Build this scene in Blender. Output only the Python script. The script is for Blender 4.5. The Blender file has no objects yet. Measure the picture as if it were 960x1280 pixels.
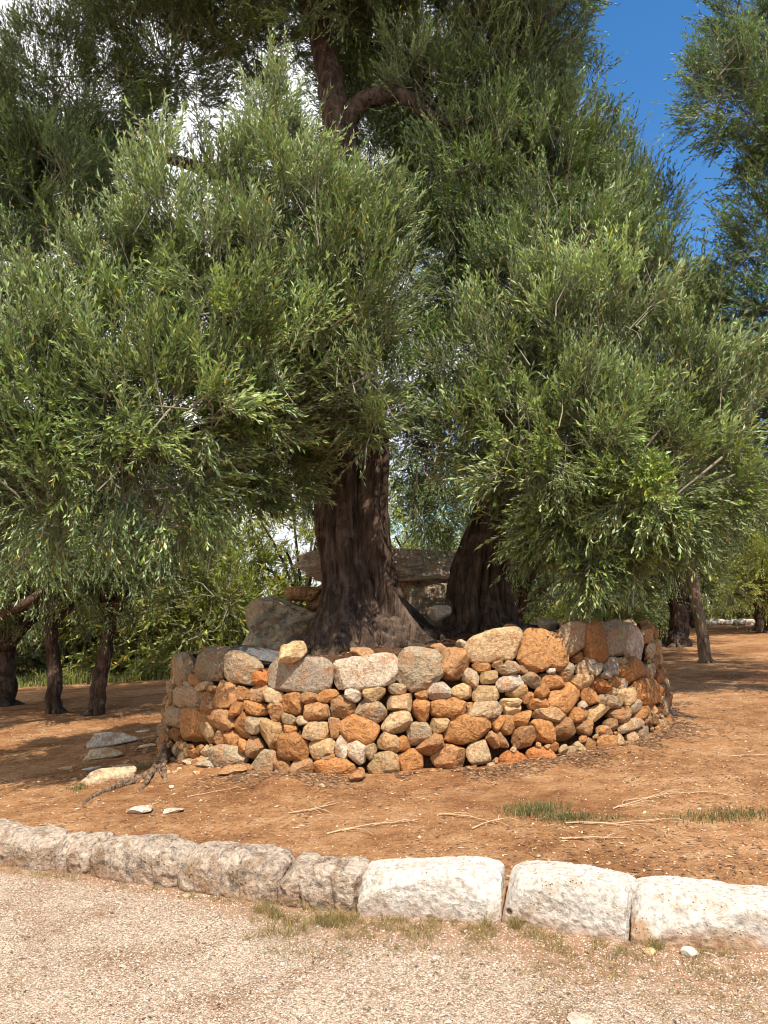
import bpy, math, random
import numpy as np
from mathutils import Vector, Matrix

rng = np.random.default_rng(7)
random.seed(7)
C = bpy.context.scene.collection
R_ = math.radians

# ------------------------------------------------------------------ camera
F = 967.0
TH = R_(7.07)
CAM = np.array([0.0, 0.0, 1.5])
def ray(px, py):
    dx = (px - 480.0) / F; dy = (640.0 - py) / F
    return np.array([dx, math.cos(TH) - dy * math.sin(TH), math.sin(TH) + dy * math.cos(TH)])
def at(px, py, d):
    r = ray(px, py)
    return CAM + r * (d / r[1])
cd = bpy.data.cameras.new('camera'); cam = bpy.data.objects.new('camera', cd); C.objects.link(cam)
cam.location = CAM; cam.rotation_euler = (R_(90) + TH, 0, 0)
cd.sensor_fit = 'VERTICAL'; cd.sensor_height = 36; cd.lens = 36 * F / 1280.0
cd.clip_start = 0.05; cd.clip_end = 2000
bpy.context.scene.camera = cam

# ------------------------------------------------------------------ noise
def _hash(ix, iy, iz, seed):
    h = (ix.astype(np.uint32) * np.uint32(374761393) + iy.astype(np.uint32) * np.uint32(668265263)
         + iz.astype(np.uint32) * np.uint32(2147483647) + np.uint32((seed * 974711 + 13) & 0xffffffff))
    h = (h ^ (h >> np.uint32(13))) * np.uint32(1274126177)
    h = (h ^ (h >> np.uint32(16))) * np.uint32(2246822519)
    h = h ^ (h >> np.uint32(15))
    return h.astype(np.float64) / 4294967295.0
def vnoise(p, seed=0):
    p = np.asarray(p, float)
    i = np.floor(p).astype(np.int64); f = p - i
    f = f * f * (3 - 2 * f)
    r = 0
    for dx in (0, 1):
        wx = f[..., 0] if dx else 1 - f[..., 0]
        for dy in (0, 1):
            wy = f[..., 1] if dy else 1 - f[..., 1]
            for dz in (0, 1):
                wz = f[..., 2] if dz else 1 - f[..., 2]
                r = r + wx * wy * wz * _hash(i[..., 0] + dx, i[..., 1] + dy, i[..., 2] + dz, seed)
    return r * 2 - 1
def fbm(p, oct=4, seed=0, gain=0.5):
    a = 1; s = 0; t = 0; p = np.asarray(p, float)
    for k in range(oct):
        s = s + a * vnoise(p * (2.03 ** k) + k * 17.3, seed + k); t += a; a *= gain
    return s / t
def fbm2(x, y, sc, oct=3, seed=0):
    return fbm(np.stack([x * sc, y * sc, np.zeros_like(x) + 0.37], -1), oct, seed)
def unit(v):
    return v / (np.linalg.norm(v, axis=-1, keepdims=True) + 1e-12)

# ------------------------------------------------------------------ mesh helpers
def mesh_np(name, verts, faces, smooth=False, cols=None, attrs=None):
    """faces: list of int arrays, each (M,k)"""
    me = bpy.data.meshes.new(name)
    verts = np.asarray(verts, np.float32)
    if not isinstance(faces, (list, tuple)): faces = [faces]
    faces = [np.asarray(f, np.int32) for f in faces if len(f)]
    me.vertices.add(len(verts)); me.vertices.foreach_set('co', verts.ravel())
    li = np.concatenate([f.ravel() for f in faces])
    tot = np.concatenate([np.full(len(f), f.shape[1], np.int32) for f in faces])
    st = np.concatenate([[0], np.cumsum(tot)[:-1]]).astype(np.int32)
    me.loops.add(len(li)); me.loops.foreach_set('vertex_index', li)
    me.polygons.add(len(tot)); me.polygons.foreach_set('loop_start', st)
    me.polygons.foreach_set('loop_total', tot)
    me.polygons.foreach_set('use_smooth', np.full(len(tot), smooth, bool))
    me.update(calc_edges=True)
    if cols is not None:
        a = me.attributes.new('tint', 'FLOAT_COLOR', 'POINT')
        c = np.ones((len(verts), 4), np.float32); c[:, :cols.shape[1]] = cols
        a.data.foreach_set('color', c.ravel())
    for k, v in (attrs or {}).items():
        a = me.attributes.new(k, 'FLOAT', 'POINT'); a.data.foreach_set('value', np.asarray(v, np.float32))
    return me
def tag(o, label=None, cat=None, group=None, kind=None):
    if label: o['label'] = label
    if cat: o['category'] = cat
    if group: o['group'] = group
    if kind: o['kind'] = kind
    return o
def put(name, me, mat, parent=None, origin=None):
    """me has world-space verts; origin moves the pivot there"""
    o = bpy.data.objects.new(name, me); C.objects.link(o)
    if mat is not None and not me.materials: me.materials.append(mat)
    po = np.array(parent['_w']) if parent is not None and '_w' in parent else np.zeros(3)
    if origin is None: origin = po
    origin = np.asarray(origin, float)
    if np.any(origin):
        n = len(me.vertices); co = np.empty(n * 3, np.float32); me.vertices.foreach_get('co', co)
        co = co.reshape(-1, 3) - origin.astype(np.float32); me.vertices.foreach_set('co', co.ravel()); me.update()
    if parent is not None: o.parent = parent
    o.location = origin - po
    return o
def empty(name, loc):
    o = bpy.data.objects.new(name, None); C.objects.link(o)
    o.location = loc; o['_w'] = [float(v) for v in loc]; o.empty_display_size = 0.2
    return o
class MB:
    def __init__(s): s.v = []; s.f = {}; s.c = []; s.n = 0
    def add(s, v, f, col=None):
        v = np.asarray(v, float); f = np.asarray(f)
        s.v.append(v)
        if len(f): s.f.setdefault(f.shape[1], []).append(f + s.n)
        s.c.append(np.tile(np.asarray(col if col is not None else (1, 1, 1), float), (len(v), 1)) if np.ndim(col) < 2 else np.asarray(col))
        s.n += len(v)
    def mesh(s, name, smooth=True):
        return mesh_np(name, np.concatenate(s.v), [np.concatenate(x) for x in s.f.values()], smooth, np.concatenate(s.c))

def tube(pts, rad, n=8, cap=True, shape=None):
    """swept tube along pts (K,3); shape(phi, k)->factor array"""
    pts = np.asarray(pts, float); K = len(pts); rad = np.asarray(rad, float)
    t = np.gradient(pts, axis=0); t = unit(t)
    up = np.array([0, 1.0, 0]) if abs(t[0][1]) < 0.9 else np.array([1.0, 0, 0])
    a = unit(np.cross(t[0], up)); V = []
    ph = np.arange(n) * 2 * math.pi / n
    for k in range(K):
        a = unit(a - t[k] * np.dot(a, t[k])); b = np.cross(t[k], a)
        r = rad[k] * (shape(ph, k) if shape else 1.0)
        V.append(pts[k] + (np.cos(ph) * r)[:, None] * a + (np.sin(ph) * r)[:, None] * b)
    V = np.concatenate(V)
    k = np.arange(K - 1)[:, None] * n; i = np.arange(n)[None]
    f = np.stack([k + i, k + (i + 1) % n, k + n + (i + 1) % n, k + n + i], -1).reshape(-1, 4)
    return V, f
def spline(ctrl, n):
    c = np.asarray(ctrl, float); K = len(c)
    t = np.linspace(0, K - 1, n); i = np.clip(t.astype(int), 0, K - 2); f = (t - i)[:, None]
    g = lambda j: c[np.clip(j, 0, K - 1)]
    p0, p1, p2, p3 = g(i - 1), g(i), g(i + 1), g(i + 2)
    return 0.5 * ((2 * p1) + (-p0 + p2) * f + (2 * p0 - 5 * p1 + 4 * p2 - p3) * f ** 2 + (-p0 + 3 * p1 - 3 * p2 + p3) * f ** 3)

_cs = {}
def cube_sphere(n):
    if n in _cs: return _cs[n]
    u = np.linspace(-1, 1, n + 1); a, b = np.meshgrid(u, u, indexing='ij')
    V = []; Fc = []; o = 0
    for ax in range(3):
        for sg in (-1, 1):
            p = np.zeros((n + 1, n + 1, 3)); p[..., ax] = sg
            p[..., (ax + 1) % 3] = a; p[..., (ax + 2) % 3] = b
            V.append(p.reshape(-1, 3))
            i, j = np.meshgrid(np.arange(n), np.arange(n), indexing='ij')
            q = np.stack([i * (n + 1) + j, (i + 1) * (n + 1) + j, (i + 1) * (n + 1) + j + 1, i * (n + 1) + j + 1], -1).reshape(-1, 4)
            if sg < 0: q = q[:, ::-1]
            Fc.append(q + o); o += (n + 1) ** 2
    V = np.concatenate(V); Fc = np.concatenate(Fc)
    key = np.round(V * 1e4).astype(np.int64)
    _, idx, inv = np.unique(key, axis=0, return_index=True, return_inverse=True)
    V = V[idx]; Fc = inv.ravel()[Fc]
    _cs[n] = (V, Fc); return _cs[n]
def rock(size, rnd=0.6, amp=0.08, freq=2.0, seed=0, n=10, planes=6, cut=0.82, oct=4):
    """angular weathered stone centred on the origin"""
    V, Fc = cube_sphere(n)
    S = unit(V); P = V * (1 - rnd) + S * rnd * 1.15
    rr = np.random.default_rng(seed)
    for _ in range(planes):
        d = unit(rr.normal(size=3)); c = cut * rr.uniform(0.85, 1.12)
        k = P @ d; ex = np.maximum(k - c, 0); P = P - ex[:, None] * d * 0.92
    P = P * (1 + amp * fbm(S * freq + rr.uniform(-50, 50, 3), oct, seed % 97, 0.55)[:, None] * 1.8)
    P = P + S * (amp * 0.45 * fbm(P * freq * 3.1 + 9, 3, seed % 89)[:, None])
    return P * np.asarray(size) / 2.0, Fc
def rotm(rx=0, ry=0, rz=0):
    return np.array((Matrix.Rotation(rz, 3, 'Z') @ Matrix.Rotation(ry, 3, 'Y') @ Matrix.Rotation(rx, 3, 'X')))

# ------------------------------------------------------------------ materials
def nodes(name):
    m = bpy.data.materials.new(name); m.use_nodes = True; nt = m.node_tree; nt.nodes.clear()
    out = nt.nodes.new('ShaderNodeOutputMaterial')
    def N(t, **kw):
        n = nt.nodes.new(t)
        for k, v in kw.items():
            if k == 'inp':
                for kk, vv in v.items(): n.inputs[kk].default_value = vv
            else: setattr(n, k, v)
        return n
    L = lambda a, b: nt.links.new(a, b)
    return m, N, L, out
def ramp(N, stops):
    r = N('ShaderNodeValToRGB'); e = r.color_ramp.elements
    while len(e) > 1: e.remove(e[-1])
    e[0].position = stops[0][0]; e[0].color = (*stops[0][1], 1) if len(stops[0][1]) == 3 else stops[0][1]
    for p, c in stops[1:]:
        x = e.new(p); x.color = (*c, 1) if len(c) == 3 else c
    return r
def g3(v): return (v, v, v)
def noise(N, L, vec, scale, detail=5, rough=0.55, dist=0.0):
    n = N('ShaderNodeTexNoise', inp={'Scale': scale, 'Detail': detail, 'Roughness': rough, 'Distortion': dist}); L(vec, n.inputs['Vector']); return n
def mixc(N, L, fac, a, b, mode='MIX'):
    m = N('ShaderNodeMix', data_type='RGBA', blend_type=mode)
    if isinstance(fac, (int, float)): m.inputs[0].default_value = fac
    else: L(fac, m.inputs[0])
    for s, v in ((m.inputs[6], a), (m.inputs[7], b)):
        if isinstance(v, tuple): s.default_value = (*v, 1)
        else: L(v, s)
    return m.outputs[2]
def principled(N, L, out, col, rough=0.9, bump=None, dist=0.01, strength=1.0, spec=0.25):
    b = N('ShaderNodeBsdfPrincipled'); b.inputs['Roughness'].default_value = rough
    b.inputs['Specular IOR Level'].default_value = spec
    if isinstance(col, tuple): b.inputs['Base Color'].default_value = (*col, 1)
    else: L(col, b.inputs['Base Color'])
    if bump is not None:
        bn = N('ShaderNodeBump', inp={'Distance': dist, 'Strength': strength}); L(bump, bn.inputs['Height']); L(bn.outputs[0], b.inputs['Normal'])
    L(b.outputs[0], out.inputs[0]); return b
def math_(N, L, op, a, b=None):
    m = N('ShaderNodeMath', operation=op)
    for i, v in enumerate((a, b)):
        if v is None: continue
        if isinstance(v, (int, float)): m.inputs[i].default_value = v
        else: L(v, m.inputs[i])
    return m.outputs[0]

def mat_rock(name, lichen=0.5, dirt=(0.36, 0.17, 0.075), pit=0.5, bumpd=0.012, lich=(0.30, 0.29, 0.25), dirt_amt=0.5):
    m, N, L, out = nodes(name)
    g = N('ShaderNodeNewGeometry'); P = g.outputs['Position']
    at_ = N('ShaderNodeAttribute', attribute_name='tint'); base = at_.outputs['Color']
    n1 = noise(N, L, P, 9, 6, 0.6); n2 = noise(N, L, P, 38, 6, 0.65); n3 = noise(N, L, P, 130, 4, 0.6)
    # tonal variation within the stone
    v = ramp(N, [(0.3, g3(0.45)), (0.5, g3(0.95)), (0.72, g3(1.35))]); L(n2.outputs[0], v.inputs[0])
    c = mixc(N, L, 1.0, base, v.outputs[0], 'MULTIPLY')
    # iron-red earth clinging to it
    d = ramp(N, [(0.50, g3(0)), (0.64, g3(dirt_amt))]); L(n1.outputs[0], d.inputs[0])
    c = mixc(N, L, d.outputs[0], c, dirt)
    # grey lichen
    n4 = noise(N, L, P, 14, 8, 0.72, 0.6)
    l = ramp(N, [(0.52, g3(0)), (0.60, g3(1))]); L(n4.outputs[0], l.inputs[0])
    lf = math_(N, L, 'MULTIPLY', l.outputs[0], math_(N, L, 'MULTIPLY', at_.outputs['Alpha'], lichen))
    n5 = noise(N, L, P, 70, 4, 0.7)
    lc = ramp(N, [(0.4, tuple(x * 0.45 for x in lich)), (0.6, tuple(x * 1.5 for x in lich))]); L(n5.outputs[0], lc.inputs[0])
    c = mixc(N, L, lf, c, lc.outputs[0])
    # pits
    vo = N('ShaderNodeTexVoronoi', inp={'Scale': 55.0, 'Randomness': 1.0}); L(P, vo.inputs['Vector'])
    p = ramp(N, [(0.10, g3(1)), (0.26, g3(0))]); L(vo.outputs['Distance'], p.inputs[0])
    pf = ramp(N, [(0.5, g3(0)), (0.6, g3(1))]); L(n1.outputs[0], pf.inputs[0])
    pm = math_(N, L, 'MULTIPLY', p.outputs[0], math_(N, L, 'MULTIPLY', pf.outputs[0], pit))
    c = mixc(N, L, pm, c, tuple(x * 0.4 for x in dirt))
    h = math_(N, L, 'ADD', math_(N, L, 'MULTIPLY', n2.outputs[0], 1.0), math_(N, L, 'MULTIPLY', n3.outputs[0], 0.35))
    h = math_(N, L, 'SUBTRACT', h, math_(N, L, 'MULTIPLY', pm, 0.6))
    principled(N, L, out, c, 0.93, h, bumpd, 1.0, 0.15)
    return m
M = {}
M['rock'] = mat_rock('wall_limestone', lichen=0.75, bumpd=0.02, lich=(0.27, 0.24, 0.19), pit=0.9, dirt=(0.40, 0.165, 0.055), dirt_amt=0.6)
M['white_rock'] = mat_rock('kerb_limestone', lichen=0.75, dirt=(0.42, 0.30, 0.19), pit=0.8, bumpd=0.010, lich=(0.40, 0.37, 0.34), dirt_amt=0.45)
M['old_kerb'] = mat_rock('weathered_kerb_limestone', lichen=1.0, dirt=(0.25, 0.15, 0.08), pit=1.0, bumpd=0.03, lich=(0.24, 0.195, 0.155), dirt_amt=0.85)

def mat_bark(name, dark, light, sc=1.0, stretch=(1, 1, 0.16)):
    m, N, L, out = nodes(name)
    g = N('ShaderNodeNewGeometry')
    mp = N('ShaderNodeMapping'); mp.inputs['Scale'].default_value = stretch; L(g.outputs['Position'], mp.inputs['Vector'])
    n1 = noise(N, L, mp.outputs[0], 26 * sc, 7, 0.6, 0.3); n2 = noise(N, L, g.outputs['Position'], 6, 4, 0.5)
    n3 = noise(N, L, mp.outputs[0], 9 * sc, 5, 0.5, 0.5)
    cr = ramp(N, [(0.40, g3(0)), (0.52, g3(1))]); L(n3.outputs[0], cr.inputs[0])
    r = ramp(N, [(0.3, dark), (0.68, light)]); L(n1.outputs[0], r.inputs[0])
    c = mixc(N, L, math_(N, L, 'MULTIPLY', math_(N, L, 'SUBTRACT', 1.0, cr.outputs[0]), 0.4), r.outputs[0], tuple(x * 0.4 for x in dark))
    r2 = ramp(N, [(0.35, g3(0.75)), (0.65, g3(1.2))]); L(n2.outputs[0], r2.inputs[0])
    c = mixc(N, L, 1.0, c, r2.outputs[0], 'MULTIPLY')
    n6 = noise(N, L, g.outputs['Position'], 5.5, 7, 0.7, 0.4); gp_ = ramp(N, [(0.52, g3(0)), (0.62, g3(0.55))]); L(n6.outputs[0], gp_.inputs[0])
    c = mixc(N, L, gp_.outputs[0], c, tuple(x * 1.15 + 0.03 for x in light))
    h = math_(N, L, 'ADD', n1.outputs[0], math_(N, L, 'MULTIPLY', cr.outputs[0], 0.9))
    principled(N, L, out, c, 0.95, h, 0.022, 1.0, 0.1)
    return m
M['bark'] = mat_bark('olive_bark', (0.034, 0.022, 0.016), (0.130, 0.086, 0.060))
M['bark_pale'] = mat_bark('young_bark', (0.13, 0.08, 0.05), (0.34, 0.24, 0.16), 1.6)
M['root'] = mat_bark('old_root', (0.11, 0.065, 0.04), (0.36, 0.24, 0.15), 1.5, (1, 1, 1))
def mat_twig(name, col):
    m, N, L, out = nodes(name)
    g = N('ShaderNodeNewGeometry'); n = noise(N, L, g.outputs['Position'], 60, 3)
    r = ramp(N, [(0.3, tuple(x * 0.6 for x in col)), (0.7, tuple(x * 1.2 for x in col))]); L(n.outputs[0], r.inputs[0])
    principled(N, L, out, r.outputs[0], 0.9); return m
M['twig'] = mat_twig('olive_twig', (0.26, 0.22, 0.16))
M['dry_twig'] = mat_twig('dead_twig', (0.50, 0.34, 0.20))

def mat_leaf(name, top, under, transl=0.25, gloss=0.45):
    m, N, L, out = nodes(name)
    a = N('ShaderNodeAttribute', attribute_name='tint'); g = N('ShaderNodeNewGeometry')
    ct = mixc(N, L, 1.0, a.outputs['Color'], top, 'MULTIPLY'); cu = mixc(N, L, 1.0, a.outputs['Color'], under, 'MULTIPLY')
    c = mixc(N, L, g.outputs['Backfacing'], ct, cu)
    b = N('ShaderNodeBsdfPrincipled'); L(c, b.inputs['Base Color']); b.inputs['Roughness'].default_value = gloss
    b.inputs['Specular IOR Level'].default_value = 0.35
    t = N('ShaderNodeBsdfTranslucent'); tc = mixc(N, L, 1.0, a.outputs['Color'], (top[0] * 1.5, top[1] * 1.6, top[2] * 0.9), 'MULTIPLY'); L(tc, t.inputs[0])
    mx = N('ShaderNodeMixShader'); mx.inputs[0].default_value = transl
    L(b.outputs[0], mx.inputs[1]); L(t.outputs[0], mx.inputs[2]); L(mx.outputs[0], out.inputs[0])
    return m
M['leaf'] = mat_leaf('olive_leaf', (0.150, 0.195, 0.042), (0.24, 0.29, 0.135), 0.11)
M['leaf_far'] = mat_leaf('far_olive_leaf', (0.10, 0.125, 0.028), (0.16, 0.19, 0.085), 0.15)
M['leaf_bright'] = mat_leaf('yellow_green_leaf', (0.23, 0.25, 0.055), (0.29, 0.31, 0.11), 0.35)
M['grass'] = mat_leaf('grass_blade', (0.145, 0.135, 0.052), (0.15, 0.14, 0.06), 0.2, 0.8)

def mat_soil():
    m, N, L, out = nodes('red_soil')
    g = N('ShaderNodeNewGeometry'); P = g.outputs['Position']
    n0 = noise(N, L, P, 0.7, 4, 0.5); n1 = noise(N, L, P, 4.5, 6, 0.6, 0.3); n2 = noise(N, L, P, 60, 5, 0.7); n3 = noise(N, L, P, 22, 6, 0.7)
    r = ramp(N, [(0.32, (0.27, 0.126, 0.055)), (0.5, (0.37, 0.188, 0.083)), (0.68, (0.46, 0.265, 0.134))]); L(n1.outputs[0], r.inputs[0])
    r0 = ramp(N, [(0.34, (0.68, 0.60, 0.56)), (0.5, (0.97, 0.96, 0.95)), (0.66, (1.16, 1.20, 1.26))]); L(n0.outputs[0], r0.inputs[0])
    c = mixc(N, L, 1.0, r.outputs[0], r0.outputs[0], 'MULTIPLY')
    r3 = ramp(N, [(0.3, g3(0.62)), (0.5, g3(1.05)), (0.75, g3(1.4))]); L(n2.outputs[0], r3.inputs[0])
    c = mixc(N, L, 0.9, c, r3.outputs[0], 'MULTIPLY')
    r4 = ramp(N, [(0.34, g3(0.55)), (0.50, g3(1.0)), (0.7, g3(1.12))]); L(n3.outputs[0], r4.inputs[0])
    c = mixc(N, L, 0.9, c, r4.outputs[0], 'MULTIPLY')
    # litter: brown crumbs
    vo = N('ShaderNodeTexVoronoi', inp={'Scale': 45.0}); L(P, vo.inputs['Vector'])
    p = ramp(N, [(0.14, g3(1)), (0.22, g3(0))]); L(vo.outputs['Distance'], p.inputs[0])
    pf = ramp(N, [(0.50, g3(0)), (0.62, g3(0.8))]); L(n3.outputs[0], pf.inputs[0])
    c = mixc(N, L, math_(N, L, 'MULTIPLY', p.outputs[0], pf.outputs[0]), c, (0.10, 0.06, 0.035))
    vo2 = N('ShaderNodeTexVoronoi', inp={'Scale': 30.0}); L(P, vo2.inputs['Vector'])
    p2 = ramp(N, [(0.05, g3(0.7)), (0.08, g3(0))]); L(vo2.outputs['Distance'], p2.inputs[0])
    c = mixc(N, L, p2.outputs[0], c, (0.62, 0.46, 0.32))
    h = math_(N, L, 'ADD', math_(N, L, 'MULTIPLY', n3.outputs[0], 1.4), math_(N, L, 'MULTIPLY', n2.outputs[0], 0.7))
    h = math_(N, L, 'ADD', h, math_(N, L, 'MULTIPLY', p2.outputs[0], 0.5))
    principled(N, L, out, c, 0.97, h, 0.022, 1.0, 0.08)
    return m
M['soil'] = mat_soil()
def mat_humus():
    m, N, L, out = nodes('leaf_mould')
    g = N('ShaderNodeNewGeometry'); P = g.outputs['Position']
    n1 = noise(N, L, P, 6, 5, 0.6); n2 = noise(N, L, P, 50, 5, 0.7)
    r = ramp(N, [(0.3, (0.06, 0.033, 0.02)), (0.6, (0.15, 0.075, 0.04)), (0.8, (0.28, 0.15, 0.08))]); L(n2.outputs[0], r.inputs[0])
    r1 = ramp(N, [(0.3, g3(0.7)), (0.7, g3(1.3))]); L(n1.outputs[0], r1.inputs[0])
    principled(N, L, out, mixc(N, L, 1.0, r.outputs[0], r1.outputs[0], 'MULTIPLY'), 0.97, n2.outputs[0], 0.03, 1.0, 0.05)
    return m
M['humus'] = mat_humus()
def mat_gravel():
    m, N, L, out = nodes('gravel')
    g = N('ShaderNodeNewGeometry'); P = g.outputs['Position']
    a = N('ShaderNodeAttribute', attribute_name='dirt')
    vo = N('ShaderNodeTexVoronoi', inp={'Scale': 115.0}); L(P, vo.inputs['Vector'])
    n0 = noise(N, L, P, 2.2, 5, 0.6); n1 = noise(N, L, P, 24, 5, 0.7)
    r = ramp(N, [(0.0, (0.24, 0.165, 0.115)), (0.35, (0.39, 0.295, 0.215)), (0.7, (0.47, 0.38, 0.295)), (1.0, (0.60, 0.52, 0.43))])
    sp = N('ShaderNodeSeparateColor'); L(vo.outputs['Color'], sp.inputs[0]); L(sp.outputs[0], r.inputs[0])
    e = ramp(N, [(0.35, g3(1)), (0.75, g3(0.55))]); L(vo.outputs['Distance'], e.inputs[0])
    c = mixc(N, L, 0.85, r.outputs[0], e.outputs[0], 'MULTIPLY')
    r0 = ramp(N, [(0.34, (0.74, 0.62, 0.52)), (0.5, (0.95, 0.90, 0.84)), (0.65, (1.08, 1.05, 1.0))]); L(n0.outputs[0], r0.inputs[0])
    c = mixc(N, L, 1.0, c, r0.outputs[0], 'MULTIPLY')
    df = math_(N, L, 'MULTIPLY', math_(N, L, 'ADD', a.outputs['Fac'], math_(N, L, 'SUBTRACT', n1.outputs[0], 0.5)), 1.0)
    dr = ramp(N, [(0.35, g3(0)), (0.8, g3(0.9))]); L(df, dr.inputs[0])
    dc = ramp(N, [(0.3, (0.16, 0.085, 0.045)), (0.7, (0.40, 0.24, 0.14))]); L(n1.outputs[0], dc.inputs[0])
    c = mixc(N, L, dr.outputs[0], c, dc.outputs[0])
    h = math_(N, L, 'ADD', math_(N, L, 'MULTIPLY', vo.outputs['Distance'], -1.0), n1.outputs[0])
    principled(N, L, out, c, 0.95, h, 0.006, 1.0, 0.1)
    return m
M['gravel'] = mat_gravel()
def mat_tint(name, rough=0.9):
    m, N, L, out = nodes(name)
    a = N('ShaderNodeAttribute', attribute_name='tint'); g = N('ShaderNodeNewGeometry')
    n = noise(N, L, g.outputs['Position'], 220, 3); r = ramp(N, [(0.3, g3(0.75)), (0.7, g3(1.15))]); L(n.outputs[0], r.inputs[0])
    principled(N, L, out, mixc(N, L, 1.0, a.outputs['Color'], r.outputs[0], 'MULTIPLY'), rough); return m
M['tint'] = mat_tint('pebble_stone')

# ------------------------------------------------------------------ ground shape
def plane_z(x):
    return 0.062 * 28.0 * np.tanh(np.asarray(x, float) / 28.0)
def on_plane(px, py, dz=0.0):
    """where the pixel's ray meets the sloping ground lifted by dz"""
    r = ray(px, py); t = 4.0
    for _ in range(30):
        p = CAM + r * t; gz = float(plane_z(p[0])) + dz
        t = (gz - CAM[2]) / r[2] if abs(p[0]) < 1e-9 else t + (gz - p[2]) / (r[2] - 0.062 * r[0])
    return CAM + r * t
KB = [(-700, 1005), (-300, 1045), (0, 1086), (100, 1096), (200, 1110), (300, 1126), (443, 1146), (620, 1153), (785, 1181), (960, 1192), (1300, 1210)]
KP = np.array([on_plane(*k) for k in KB])
def kerb_y(x): return np.interp(x, KP[:, 0], KP[:, 1])
SOIL = 0.105
RC = np.array([0.345, 9.55]); RB = 2.96; RT = 2.80   # ring centre, base and top radius
def soil_z(x, y):
    x = np.asarray(x, float); y = np.asarray(y, float)
    k = np.clip((y - kerb_y(x) - 0.02) / 0.16, 0, 1); k = k * k * (3 - 2 * k)
    n = 0.030 * fbm2(x, y, 0.55, 3, 3) + 0.012 * fbm2(x, y, 3.0, 3, 5) + 0.004 * fbm2(x, y, 14.0, 2, 6)
    r = np.hypot(x - RC[0], y - RC[1])
    n = n * np.clip(k, 0.15, 1) + 0.07 * np.exp(-((r - RB) / 0.30) ** 2) * (0.6 + 0.5 * fbm2(x, y, 1.6, 2, 8))
    return plane_z(x) - 0.035 + k * (SOIL + 0.035) + n
def axis(lo, hi, flo, fhi, fine, grow=1.16):
    a = list(np.arange(flo, fhi + 1e-9, fine)); s = fine; v = a[-1]
    while v < hi: s *= grow; v += s; a.append(v)
    s = fine; v = a[0]; b = []
    while v > lo: s *= grow; v -= s; b.append(v)
    return np.array(b[::-1] + a)
def grid_mesh(name, X, Y, Z, attrs=None, smooth=True):
    ny, nx = X.shape
    i, j = np.meshgrid(np.arange(ny - 1), np.arange(nx - 1), indexing='ij')
    q = np.stack([i * nx + j, i * nx + j + 1, (i + 1) * nx + j + 1, (i + 1) * nx + j], -1).reshape(-1, 4)
    return mesh_np(name, np.stack([X, Y, Z], -1).reshape(-1, 3), q, smooth, None, attrs)
xs = axis(-300, 300, -5, 5.5, 0.035); ys = axis(-40, 400, 2.6, 9.5, 0.035)
X, Y = np.meshgrid(xs, ys)
g = put('ground', grid_mesh('ground', X, Y, soil_z(X, Y)), M['soil']); tag(g, kind='structure')
# gravel path in front of the kerb
xs = axis(-40, 40, -3.5, 3.0, 0.035); vv = np.concatenate([np.linspace(0, 1, 90) ** 1.0])
X = np.tile(xs, (110, 1)); t = np.linspace(0, 1, 110)[:, None] ** 1.8
Yk = kerb_y(X) + 0.06; Y = Yk - t * (Yk + 20)
def path_z(x, y):
    return plane_z(x) + 0.004 + 0.008 * fbm2(x, y, 1.1, 2, 21) + 0.004 * fbm2(x, y, 9.0, 2, 22)
dist = kerb_y(X) - Y
wd = np.interp(X, [-3, -1.2, -0.3, 0.3, 0.8, 1.6, 3], [0.14, 0.24, 0.50, 0.62, 0.85, 1.1, 1.1])
dirt = np.clip(1.1 - dist / wd, 0, 1) * 0.95 + 0.42 * np.clip(fbm2(X, Y, 2.6, 3, 33), 0, 1) * np.clip((X + 0.3), 0, 1)
p = put('gravel_path', grid_mesh('gravel_path', X[::-1], Y[::-1], path_z(X, Y)[::-1], {'dirt': dirt[::-1].ravel()}), M['gravel']); tag(p, kind='structure')

# ------------------------------------------------------------------ scattered stuff: pebbles
OCT = np.array([[1, 0, 0], [-1, 0, 0], [0, 1, 0], [0, -1, 0], [0, 0, 1], [0, 0, -1]], float)
OCF = np.array([[0, 2, 4], [2, 1, 4], [1, 3, 4], [3, 0, 4], [2, 0, 5], [1, 2, 5], [3, 1, 5], [0, 3, 5]])
def scatter_pebbles(name, x, y, z, size, cols):
    n = len(x); V = np.tile(OCT, (n, 1, 1)) * (1 + rng.uniform(-0.35, 0.35, (n, 6, 3)))
    a = rng.uniform(0, 6.28, n); ca, sa = np.cos(a)[:, None], np.sin(a)[:, None]
    sx = size * rng.uniform(0.8, 1.5, n); sy = size * rng.uniform(0.6, 1.1, n); sz = size * rng.uniform(0.35, 0.8, n)
    vx = V[..., 0] * sx[:, None]; vy = V[..., 1] * sy[:, None]; vz = V[..., 2] * sz[:, None] + V[..., 0] * sx[:, None] * rng.uniform(-.4, .4, n)[:, None]
    W = np.stack([vx * ca - vy * sa + x[:, None], vx * sa + vy * ca + y[:, None], vz + (z + sz * 0.3)[:, None]], -1).reshape(-1, 3)
    Fc = (OCF[None] + (np.arange(n) * 6)[:, None, None]).reshape(-1, 3)
    me = mesh_np(name, W, Fc, False, np.repeat(cols, 6, axis=0))
    return put(name, me, M['tint'])
def pal(n, cols, w, jit=0.12):
    c = np.array(cols)[rng.choice(len(cols), n, p=np.array(w) / sum(w))]
    return np.clip(c * (1 + rng.uniform(-jit, jit, (n, 1))), 0, 6.0)
n = 60000
y = 2.3 + rng.random(n * 2) ** 1.15 * 3.2; x = rng.uniform(-0.62, 0.62, n * 2) * (y + 0.6)
ok = y < kerb_y(x) - 0.0; x, y = x[ok][:n], y[ok][:n]; n = len(x)
sz = rng.uniform(0.0022, 0.0048, n) * np.where(rng.random(n) < 0.03, 1.8, 1)
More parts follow.
